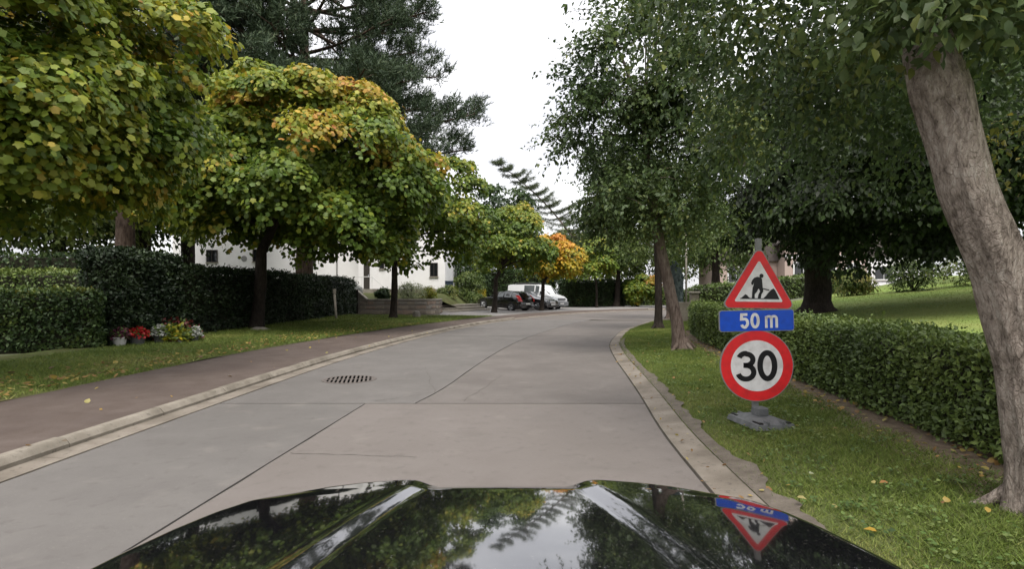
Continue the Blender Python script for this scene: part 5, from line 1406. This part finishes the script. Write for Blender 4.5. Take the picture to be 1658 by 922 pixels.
# base
bs = MB(); 
bw, bd = .20, .27
bs.add([(-bw, -bd, 0), (bw, -bd, 0), (bw, bd, 0), (-bw, bd, 0), (-bw + .015, -bd + .015, .05), (bw - .015, -bd + .015, .05), (bw - .015, bd - .015, .05), (-bw + .015, bd - .015, .05), (-.10, -.15, .085), (.10, -.15, .085), (.10, .15, .085), (-.10, .15, .085)],
       [(3, 2, 1, 0)] + [(a, (a + 1) % 4, 4 + (a + 1) % 4, 4 + a) for a in range(4)] + [(4 + a, 4 + (a + 1) % 4, 8 + (a + 1) % 4, 8 + a) for a in range(4)] + [(8, 9, 10, 11)])
base = at(bs.build('base', M['basegrey'], sg, 30), .03, -.03, -.01, 0, 12)
for sx, sy in ((-1, -1), (1, -1), (-1, 1), (1, 1)):
    q = MB(); q.box(sx * .145 - .022, sx * .145 + .022, sy * .19 - .055, sy * .19 + .055, .045, .066); q.build('handle_slot', M['signblack'], base)
q = MB(); q.box(-.055, .055, -.055, .055, .09, .17, .012); q.build('socket', M['basegrey'], base)
q = MB(); q.box(-.085, -.065, -.26, .26, .045, .080, .006); q.box(.065, .085, -.26, .26, .045, .080, .006); q.build('rib', M['basegrey'], base)
# warning triangle
S_, r_ = .725, .045
q = MB(); q.prism(rtri(S_, r_), -.034, -.016, 'Y'); tri = at(q.build('warning_triangle', M['signgrey'], sg), .012, 0, 1.13, .8)
def scale_poly(poly, k, c): return [(c[0] + (x - c[0]) * k, c[1] + (z - c[1]) * k) for x, z in poly]
cT = (0, S_ * math.sqrt(3) / 6)
q = MB(); q.prism(scale_poly(rtri(S_, r_), .965, cT), -.0375, -.034, 'Y'); q.build('red_border', M['signred'], tri)
inn = rtri(S_ * .655, .012)
dz = cT[1] - S_ * .655 * math.sqrt(3) / 6
q = MB(); q.prism([(x, z + dz - .004) for x, z in inn], -.0395, -.0376, 'Y'); q.build('white_field', M['signwhite'], tri)
def pic(pts): return [((u - 693) / 3.073 * 5.5 / 900, (566 - v) / 3.073 * 5.5 / 900 + .100) for u, v in pts]
wk = MB()
hx, hz = pic([(705, 453)])[0]
wk.prism(arc(hx, hz, .0195, .0215, 0, 340, 14), -.0415, -.0394, 'Y')
for poly in (
    [(697, 460), (684, 458), (670, 463), (661, 474), (655, 490), (660, 500), (666, 496), (669, 482), (668, 500), (663, 512), (690, 518), (712, 514), (710, 490), (708, 468)],   # torso and arm
    [(663, 512), (692, 514), (684, 532), (673, 545), (674, 566), (660, 566), (661, 540)],                  # near leg
    [(690, 512), (712, 512), (715, 530), (706, 545), (703, 566), (688, 566), (692, 545), (700, 530)],       # far leg
):
    wk.prism(pic(poly), -.0416, -.0394, 'Y')
wk.build('worker', M['signblack'], tri)
sh = MB(); a, b_, c_ = pic([(668, 497), (712, 516), (744, 524)]); add_ribbon(sh, [a, b_, c_], .010, -.0420, -.0396); sh.build('shovel', M['signblack'], tri)
md = MB(); md.prism(pic([(714, 566), (728, 552), (738, 538), (752, 522), (764, 515), (773, 524), (783, 545), (793, 566)]), -.0412, -.0394, 'Y'); md.build('heap', M['signblack'], tri)
md = MB(); md.prism(pic([(603, 568), (618, 555), (628, 545), (637, 550), (645, 560), (655, 566)]), -.0412, -.0394, 'Y'); md.build('heap', M['signblack'], tri)
md = MB(); p0, p1 = pic([(603, 566.5), (793, 566.5)]); add_ribbon(md, [p0, p1], .009, -.0408, -.0394); md.build('ground_line', M['signblack'], tri)
# distance plate: 50 m
q = MB(); q.prism(rrect(.725, .215, .028), -.034, -.016, 'Y'); dp = at(q.build('distance_plate', M['signgrey'], sg), -.005, 0, 1.012, -1.4)
q = MB(); q.prism(rrect(.710, .200, .024), -.0375, -.034, 'Y'); q.build('blue_field', M['signblue'], dp)
def char(mb, pts_list, w, cx, closed=False):
    for pts in pts_list: add_ribbon(mb, [(cx + x, z) for x, z in pts], w, -.0398, -.0374, closed)
hh = .0625; W_ = .0275
q = MB(); char(q, [[(.029, hh), (-.026, hh), (-.030, .008), (-.012, .018)] + arc(.0, -.020, .030, .040, 75, -60, 12) + arc(.0, -.024, .030, .040, -70, -160, 8)], W_, -.118); q.build('digit', M['signwhite'], dp)
q = MB(); char(q, [[p for p in arc(0, .0, .031, .0635, 0, 345, 26)]], W_, -.016, True); q.build('digit', M['signwhite'], dp)
q = MB(); mh = .030
char(q, [[(-.050, -.074), (-.050, mh + .012)], arc(-.025, .014, .0245, .026, 175, 0, 12) + [(-.0005, -.074)], arc(.025, .014, .0255, .026, 175, 0, 12) + [(.050, -.074)]], W_ * .88, .142); q.build('letter', M['signwhite'], dp)
# speed disc: 30
def circ(r, n=56): return [(r * math.cos(2 * math.pi * i / n), r * math.sin(2 * math.pi * i / n)) for i in range(n)]
q = MB(); q.prism(circ(.355), -.034, -.016, 'Y'); ds = at(q.build('speed_disc', M['signgrey'], sg), -.003, 0, .566, -1.2)
q = MB(); q.prism(circ(.346), -.0375, -.034, 'Y'); q.build('red_ring', M['signred'], ds)
q = MB(); q.prism(circ(.252), -.0395, -.0376, 'Y'); q.build('white_field', M['signwhite'], ds)
def char2(mb, pts, w, cx, closed=False): add_ribbon(mb, [(cx + x, z) for x, z in pts], w, -.0418, -.0394, closed)
q = MB(); char2(q, arc(0, .062, .066, .062, 160, 90, 8) + arc(.004, .062, .066, .056, 85, -78, 14) + [(-.022, .006)], .050, -.108)
char2(q, [(-.022, .006)] + arc(.002, -.062, .074, .067, 80, -90, 16) + arc(-.002, -.062, .074, .067, -95, -165, 8), .050, -.108)
q.build('digit', M['signblack'], ds)
q = MB(); char2(q, arc(0, 0, .070, .127, 0, 352, 34), .053, .100, True); q.build('digit', M['signblack'], ds)
for zz in (1.30, 1.02, .72, .45):
    q = MB(); q.box(-.04, .04, -.016, .062, zz - .015, zz + .015, .003); q.build('clamp', M['galv'], sg)

# ------------------------------------------------------------ stone gate pillar, pole and pink house on the right
gp = thing('gate_pillar', 'square pale stone gate pillar with a low wall behind the leaning trunk', 'pillar', (8.0, 24.4, .3))
q = MB(); q.box(-.16, .16, -.16, .16, -.3, 1.02, .01); q.build('shaft', M['kerb'], gp)
q = MB(); q.box(-.2, .2, -.2, .2, 1.022, 1.10, .02); q.build('cap', M['coping'], gp)
q = MB(); q.box(-.75, -.165, -.1, .1, -.3, .62, .01); q.build('wing_wall', M['kerb'], gp)
up = thing('utility_pole', 'thin grey pole standing behind the gate pillar', 'pole', (9.4, 30.0, .3))
q = MB(); q.tube([(0, 0, -.2), (0, 0, 4.4)], [.06, .045], 10); q.build('shaft', M['wood'], up, True)
q = MB(); q.lathe([(.05, 4.4), (.08, 4.42), (.08, 4.5), (0, 4.55)], 10); q.build('cap', M['signgrey'], up)

def pink_house():
    b = Vector((30.5, 54, lawn_z(28, 50) - .2))
    t = thing('brick_house', 'pink brick house with white framed windows glimpsed under the beech branches', 'house', b)
    w = MB(); w.box(-4, 4, 0, 8, 0, 4.6); w.build('wall', M['brickpink'], t)
    w = MB(); w.prism([(-4, 4.602), (4, 4.602), (0, 8.0)], .05, 7.9, 'Y'); w.build('gable', M['brickpink'], t)
    r2 = MB(); r2.prism([(-4.5, 4.25), (0, 8.15), (4.5, 4.25), (4.5, 4.45), (0, 8.4), (-4.5, 4.45)], -.5, 8.4, 'Y'); r2.build('roof', M['roof'], t)
    for x0, x1, z0, z1 in ((-3.2, -1.2, 1.0, 2.6), (-.5, 1.0, 1.0, 2.6), (1.9, 3.4, .1, 2.5), (-1.0, 1.0, 4.9, 6.2)):
        window_part(t, x0, x1, z0, z1, 0, .12, 1, 'frame_white')
    q = MB(); q.box(-4.0, 4.0, -.06, -.003, 2.95, 3.25); q.build('fascia', M['frame_white'], t)
    q = MB(); q.box(4.02, 10, 1.2, 7.5, 0, 3.2); q.build('wing', M['render'], t)
    q = MB(); q.prism([(3.9, 3.22), (10.4, 3.22), (9.0, 5.6), (3.9, 5.6)], .9, 7.8, 'Y'); q.build('wing_roof', M['roof'], t)
    q = MB(); q.box(-10, -4.02, 1.5, 7.0, 0, 2.7); q.build('wing', M['brickpink'], t)
    q = MB(); q.prism([(-10.4, 2.72), (-3.9, 2.72), (-3.9, 4.4), (-9.2, 4.4)], 1.2, 7.3, 'Y'); q.build('wing_roof', M['roof'], t)
    window_part(t, -9.0, -7.2, .5, 2.2, 1.5, .12, 1, 'frame_white'); window_part(t, 5.4, 7.4, .8, 2.3, 1.2, .12, 1, 'frame_white')
pink_house()

# ------------------------------------------------------------ parked vehicles
def quad_patch(mb, c, shrink=.9, off=.006, out=None):
    c = [Vector(p) for p in c]; m = sum(c, Vector()) / 4; n = (c[2] - c[0]).cross(c[3] - c[1]).normalized()
    if out is not None and n.dot(Vector(out)) < 0: n = -n
    mb.add([m + (p - m) * shrink + n * off for p in c], [(0, 1, 2, 3)])

def vehicle(name, label, cat, st, wheels, wr, paint, loc, yaw, pitch, side_glass, ws, rw, extras, group=None, belt_in=.97):
    """st: stations (x, half width, sill z, belt z, roof z or None, roof half width)"""
    t = thing(name, label, cat, loc, 0, group); t.rotation_euler = (0, pitch, yaw)
    rings = []
    for (x, hw, zs, zb, zr, rw_) in st:
        top = zr if zr else zb + .05; rh = rw_ if zr else hw * .62
        half = [(hw * .86, zs), (hw * .985, zs + .10), (hw, (zs + zb) / 2 + .05), (hw * belt_in, zb), (rh, top - (.04 if zr else .012)), (rh * .55, top)]
        rings.append([(x, -y, z) for y, z in half] + [(x, y, z) for y, z in reversed(half)])
    m = 12; mb = MB(); vs = [p for r in rings for p in r]; fs = []
    for i in range(len(rings) - 1):
        for j in range(m): a = i * m + j; b = i * m + (j + 1) % m; fs.append((a, b, b + m, a + m))
    fs += [tuple(range(m)), tuple(range((len(rings) - 1) * m, len(rings) * m))]
    mb.add(vs, fs); mb.build('body', M[paint], t, 32)
    for sd in (0, 1):
        for (i, k) in side_glass:
            q = MB()
            j0, j1 = (3, 4) if sd == 0 else (8, 7)
            quad_patch(q, [rings[i][j0], rings[k][j0], rings[k][j1], rings[i][j1]], .86, .008, (0, -1 if sd == 0 else 1, .2)); q.build('side_window', M['carglass'], t)
    for nm, (i, k), ox in (('windscreen', ws, 1), ('rear_window', rw, -1)):
        if i is None: continue
        q = MB(); quad_patch(q, [rings[i][4], rings[k][4], rings[k][7], rings[i][7]], .9, .010, (ox, 0, .6)); q.build(nm, M['glass'], t)
    hw = max(s_[1] for s_ in st)
    for wx in wheels:
        for sd in (-1, 1):
            q = MB(); y = sd * (hw - .10)
            q.lathe([(wr * .62, -.10), (wr * .93, -.11), (wr, -.07), (wr, .07), (wr * .93, .115), (wr * .62, .10)], 24, (wx, y, wr), 'Y'); w_ = q.build('wheel', M['rubber'], t, 40)
            q = MB(); q.lathe([(0, sd * .085), (wr * .18, sd * .095), (wr * .2, sd * .07), (wr * .56, sd * .085), (wr * .62, sd * .112), (wr * .66, sd * .10)], 24, (wx, y, wr), 'Y')
            for s5 in range(7):
                a = 2 * math.pi * s5 / 7; q.tube([(wx + math.cos(a) * wr * .15, y + sd * .11, wr + math.sin(a) * wr * .15), (wx + math.cos(a) * wr * .62, y + sd * .112, wr + math.sin(a) * wr * .62)], wr * .06, 4)
            q.build('rim', M['alloy'], w_, 40)
            q = MB(); add_arch = [(wx + math.cos(R(a)) * (wr + .045), wr + math.sin(R(a)) * (wr + .045)) for a in range(-20, 201, 11)]
            q.prism(add_arch + [(wx - (wr + .045) * .9, .16), (wx + (wr + .045) * .9, .16)], sd * (hw - .02) , sd * (hw + .004), 'Y'); q.build('wheel_arch', M['plastic'], t)
    extras(t, st, rings)
    return t

def boxpart(t, name, mat, *a, bev=.0):
    q = MB(); q.box(*a, bev=bev); return q.build(name, M[mat] if isinstance(mat, str) else mat, t)

hatch = [(2.10, .55, .28, .52, None, 0), (2.02, .74, .22, .62, None, 0), (1.75, .84, .20, .74, None, 0), (1.2, .88, .18, .86, None, 0), (.78, .885, .18, .93, None, 0), (.05, .885, .18, .95, 1.40, .62), (-.55, .885, .18, .97, 1.46, .64), (-1.25, .88, .18, .99, 1.45, .61), (-1.72, .86, .20, 1.02, 1.37, .58), (-2.02, .82, .24, .98, 1.06, .62), (-2.14, .74, .30, .70, None, 0), (-2.16, .62, .34, .58, None, 0)]
def hatch_x(t, st, rings):
    for sd in (-1, 1):
        q = MB(); q.add([(-1.60, sd * .80, 1.20), (-1.80, sd * .80, 1.20), (-2.06, sd * .86, .98), (-2.14, sd * .845, .78), (-1.98, sd * .885, .78), (-1.88, sd * .885, .98),
                         (-1.60, sd * .70, 1.20), (-1.84, sd * .66, 1.20), (-2.10, sd * .70, .98), (-2.18, sd * .64, .78)],
                        [(0, 1, 2, 5), (5, 2, 3, 4), (1, 7, 8, 2), (2, 8, 9, 3), (6, 0, 1, 7)]); q.build('tail_lamp', M['redlamp'], t)
        q = MB(); q.add([(2.06, sd * .46, .60), (1.72, sd * .80, .74), (1.66, sd * .845, .66), (1.96, sd * .78, .54), (2.09, sd * .48, .52)], [(0, 1, 2, 3, 4)]); q.build('headlight', M['lamp'], t)
        q = MB(); q.box(.30, .48, sd * .90 - .03, sd * .90 + .09 * sd + .03, .96, 1.08, .02) if sd > 0 else q.box(.30, .48, -1.02, -.87, .96, 1.08, .02); q.build('mirror', M['paint_black2'], t)
        for hx_ in (-.35, -1.15): boxpart(t, 'door_handle', 'paint_black2', hx_ - .09, hx_ + .09, sd * .885 - .015, sd * .885 + .025, .84, .87)
    boxpart(t, 'number_plate', 'plate', -2.20, -2.165, -.26, .26, .56, .67)
    boxpart(t, 'bumper', 'paint_black2', -2.20, -2.0, -.80, .80, .34, .52, bev=.03)
HH = (-.78, .62)
vehicle('hatchback', 'black hatchback parked nose in, its red tail lamp towards the road', 'car', hatch, (1.32, -1.30), .32, 'paint_black2', (-.58, 41.35, court_z(-.58, 41.35)), math.atan2(HH[1], HH[0]), -.065, [(4, 5), (5, 6), (6, 7), (7, 8)], (4, 5), (8, 9), hatch_x, 'vehicles parked on the drive')

sal = [(2.12, .60, .30, .55, None, 0), (2.05, .78, .22, .68, None, 0), (1.7, .87, .20, .80, None, 0), (.95, .89, .18, .90, None, 0), (.15, .89, .18, .94, 1.38, .62), (-.6, .89, .18, .96, 1.44, .64), (-1.3, .88, .18, .98, 1.38, .60), (-1.95, .84, .22, .98, None, 0), (-2.15, .7, .3, .7, None, 0)]
def sal_x(t, st, rings):
    for sd in (-1, 1):
        q = MB(); q.add([(2.09, sd * .42, .72), (1.82, sd * .78, .80), (1.70, sd * .875, .72), (1.98, sd * .80, .58), (2.12, sd * .44, .58)], [(0, 1, 2, 3, 4)]); q.build('headlight', M['lamp'], t)
        boxpart(t, 'mirror', 'paint_black2', .35, .52, *((.88, 1.02) if sd > 0 else (-1.02, -.88)), .96, 1.08, bev=.02)
        boxpart(t, 'door_handle', 'chrome', -.45, -.27, sd * .89 - .015, sd * .89 + .025, .84, .87)
    boxpart(t, 'grille', 'chrome', 2.08, 2.15, -.32, .32, .50, .68, bev=.02)
    boxpart(t, 'number_plate', 'plate', 2.15, 2.17, -.26, .26, .38, .49)
    boxpart(t, 'bumper', 'paint_black2', 2.0, 2.145, -.78, .78, .24, .42, bev=.03)
VH = (.77, -.64)
vehicle('parked_car', 'dark car with bright headlights between the hatchback and the white van', 'car', sal, (1.35, -1.30), .32, 'paint_black2', (1.42, 43.0, court_z(1.42, 43.0)), math.atan2(VH[1], VH[0]), .01, [(3, 4), (4, 5), (5, 6)], (3, 4), (6, 7), sal_x, 'vehicles parked on the drive')

van = [(2.42, .72, .34, .62, None, 0), (2.36, .88, .26, .82, None, 0), (2.05, .94, .24, 1.02, None, 0), (1.62, .95, .22, 1.14, None, 0), (.85, .95, .22, 1.16, 1.92, .76), (.45, .95, .22, 1.16, 1.98, .80), (-.75, .95, .22, 1.16, 2.0, .82), (-2.2, .95, .22, 1.16, 1.98, .82), (-2.42, .93, .26, 1.14, 1.93, .80), (-2.46, .90, .32, 1.0, 1.85, .78)]
def van_x(t, st, rings):
    for sd in (-1, 1):
        q = MB(); q.add([(2.42, sd * .50, .88), (2.20, sd * .84, 1.0), (2.10, sd * .945, .94), (2.30, sd * .91, .76), (2.45, sd * .56, .72)], [(0, 1, 2, 3, 4)]); q.build('headlight', M['lamp'], t)
        boxpart(t, 'mirror', 'plastic', 1.12, 1.26, *((.95, 1.16) if sd > 0 else (-1.16, -.95)), 1.14, 1.42, bev=.03)
        boxpart(t, 'door_handle', 'plastic', .32, .50, sd * .95 - .015, sd * .95 + .025, 1.0, 1.04)
        boxpart(t, 'side_trim', 'greyplastic', -2.2, 1.6, sd * .95 - .01, sd * .95 + .014, .52, .62)
    boxpart(t, 'grille', 'greyplastic', 2.36, 2.45, -.46, .46, .70, .90, bev=.02)
    boxpart(t, 'bumper', 'greyplastic', 2.12, 2.47, -.90, .90, .28, .62, bev=.04)
    boxpart(t, 'number_plate', 'plate', 2.47, 2.49, -.26, .26, .40, .51)
    boxpart(t, 'roof_rack', 'plastic', -1.8, .4, -.62, .62, 2.02, 2.10, bev=.02)
vehicle('white_van', 'white van with a grey front bumper parked facing the road', 'van', van, (1.45, -1.45), .34, 'paint_white', (2.05, 45.5, court_z(2.05, 45.5)), math.atan2(VH[1], VH[0]), .01, [(3, 4), (4, 5), (5, 6)], (3, 4), (None, None), van_x, 'vehicles parked on the drive')

# ------------------------------------------------------------ the black car whose bonnet fills the foreground
X0 = -.03
def yfront(s):
    tab_s = [0, .15, .31, .42, .506, .59, .66, .72, .757, .78, .796, .814, .82]
    tab_y = [1.745, 1.74, 1.722, 1.705, 1.68, 1.638, 1.595, 1.53, 1.42, 1.29, 1.12, .6, .2]
    return float(np.interp(s, tab_s, tab_y))
def half(y): 
    tab_y = [.2, .6, 1.12, 1.29, 1.42, 1.53, 1.595, 1.638, 1.68, 1.705, 1.722, 1.74, 1.745]; tab_s = [.82, .814, .796, .78, .757, .72, .66, .59, .506, .42, .31, .15, 0]
    return float(np.interp(y, tab_y, tab_s))
def sst(a, b, x): t = max(0, min(1, (x - a) / (b - a))); return t * t * (3 - 2 * t)
def hoodz(x, y):
    s = abs(x)
    z = .772 + (1.745 - y) * .088 - .012 * ((1.0 - y) / .8) ** 2
    w = max(half(min(y, 1.60)), .3)
    z -= .012 * (s / w) ** 3
    rs = .392 - (y - 1.06) * .15 - .10 * max(0, y - 1.06) ** 2           # crease line
    z += (.014 * sst(rs - .070, rs + .012, s) - .016 * (max(0, s - rs - .005) / (w - rs + .05)) ** 1.5)
    if s < rs + .04: z -= .013 * sst(.12, .0, yfront(s) - y) * sst(rs + .04, rs - .05, s)
    e = max(0.0, min((yfront(s) - y), (half(y) - s) * 1.1))
    rr_ = .045
    if e < rr_: z -= .020 * (1 - math.sqrt(max(0, 1 - (1 - e / rr_) ** 2)))
    return z
CAR = thing('black_car', 'glossy black car bonnet in the foreground mirroring the sky, trees and road signs', 'car', (X0, .2, 0))
nx_, ny_ = 150, 110
mbh = MB(); vs = []; fs = []
for j in range(ny_ + 1):
    v = j / ny_; v = 1 - (1 - v) ** 1.7
    for i in range(nx_ + 1):
        u = -1 + 2 * i / nx_; x = .818 * math.copysign(1 - (1 - abs(u)) ** 1.25, u)
        yf = yfront(abs(x)); y = .22 + (yf - .22) * v
        vs.append((x, y - .2, hoodz(x, y)))
for j in range(ny_):
    for i in range(nx_): a = j * (nx_ + 1) + i; fs.append((a, a + 1, a + nx_ + 2, a + nx_ + 1))
mbh.add(vs, fs); mbh.build('bonnet', M['paint_black'], CAR, True)
# flanks and bumper below the bonnet's outline
out = []
for i in range(61):
    u = -1 + 2 * i / 60; x = .818 * math.copysign(1 - (1 - abs(u)) ** 1.6, u); out.append((x, yfront(abs(x))))
out = [(-.818, .22)] + out[1:-1] + [(.818, .22)]
mbf = MB(); vs = []; prof = [(-.004, -.004), (.025, -.06), (.055, -.16), (.065, -.28), (.05, -.42), (.0, -.54)]
cx, cy = 0, .9
for (x, y) in out:
    zt = hoodz(x, y)
    for d, dz_ in prof:
        l = math.hypot(x, max(y - .9, 0) * 1.2) or 1
        vs.append((x + d * x / l, y - .2 + d * max(y - .9, 0) * 1.2 / l, zt + dz_))
m = len(prof); fs = []
for i in range(len(out) - 1):
    for j in range(m - 1): a = i * m + j; fs.append((a, a + 1, a + m + 1, a + m))
mbf.add(vs, fs); mbf.build('front_wing', M['paint_black'], CAR, True)
for sd in (-1, 1):
    q = MB(); y = sd * .74
    q.lathe([(.2, -.11), (.30, -.12), (.325, -.07), (.325, .07), (.30, .12), (.2, .11)], 28, (y, .72, .325), 'X'); w_ = q.build('wheel', M['rubber'], CAR, 40)
    q = MB(); q.lathe([(0, sd * .09), (.05, sd * .1), (.06, sd * .07), (.19, sd * .09), (.205, sd * .115), (.215, sd * .1)], 28, (y, .72, .325), 'X'); q.build('rim', M['alloy'], w_, 40)
    q = MB(); q.add([(sd * .46, 1.522, .66), (sd * .63, 1.452, .665), (sd * .72, 1.34, .66), (sd * .745, 1.335, .58), (sd * .66, 1.475, .57), (sd * .47, 1.555, .57)], [(0, 1, 2, 3, 4, 5)]); q.build('headlight', M['lamp'], CAR)
q = MB(); q.box(-.36, .36, 1.56, 1.612, .50, .62, .015); q.build('grille', M['plastic'], CAR)
q = MB(); q.box(-.74, .74, -.25, .03, .80, .865, .02); q.build('cowl', M['plastic'], CAR)
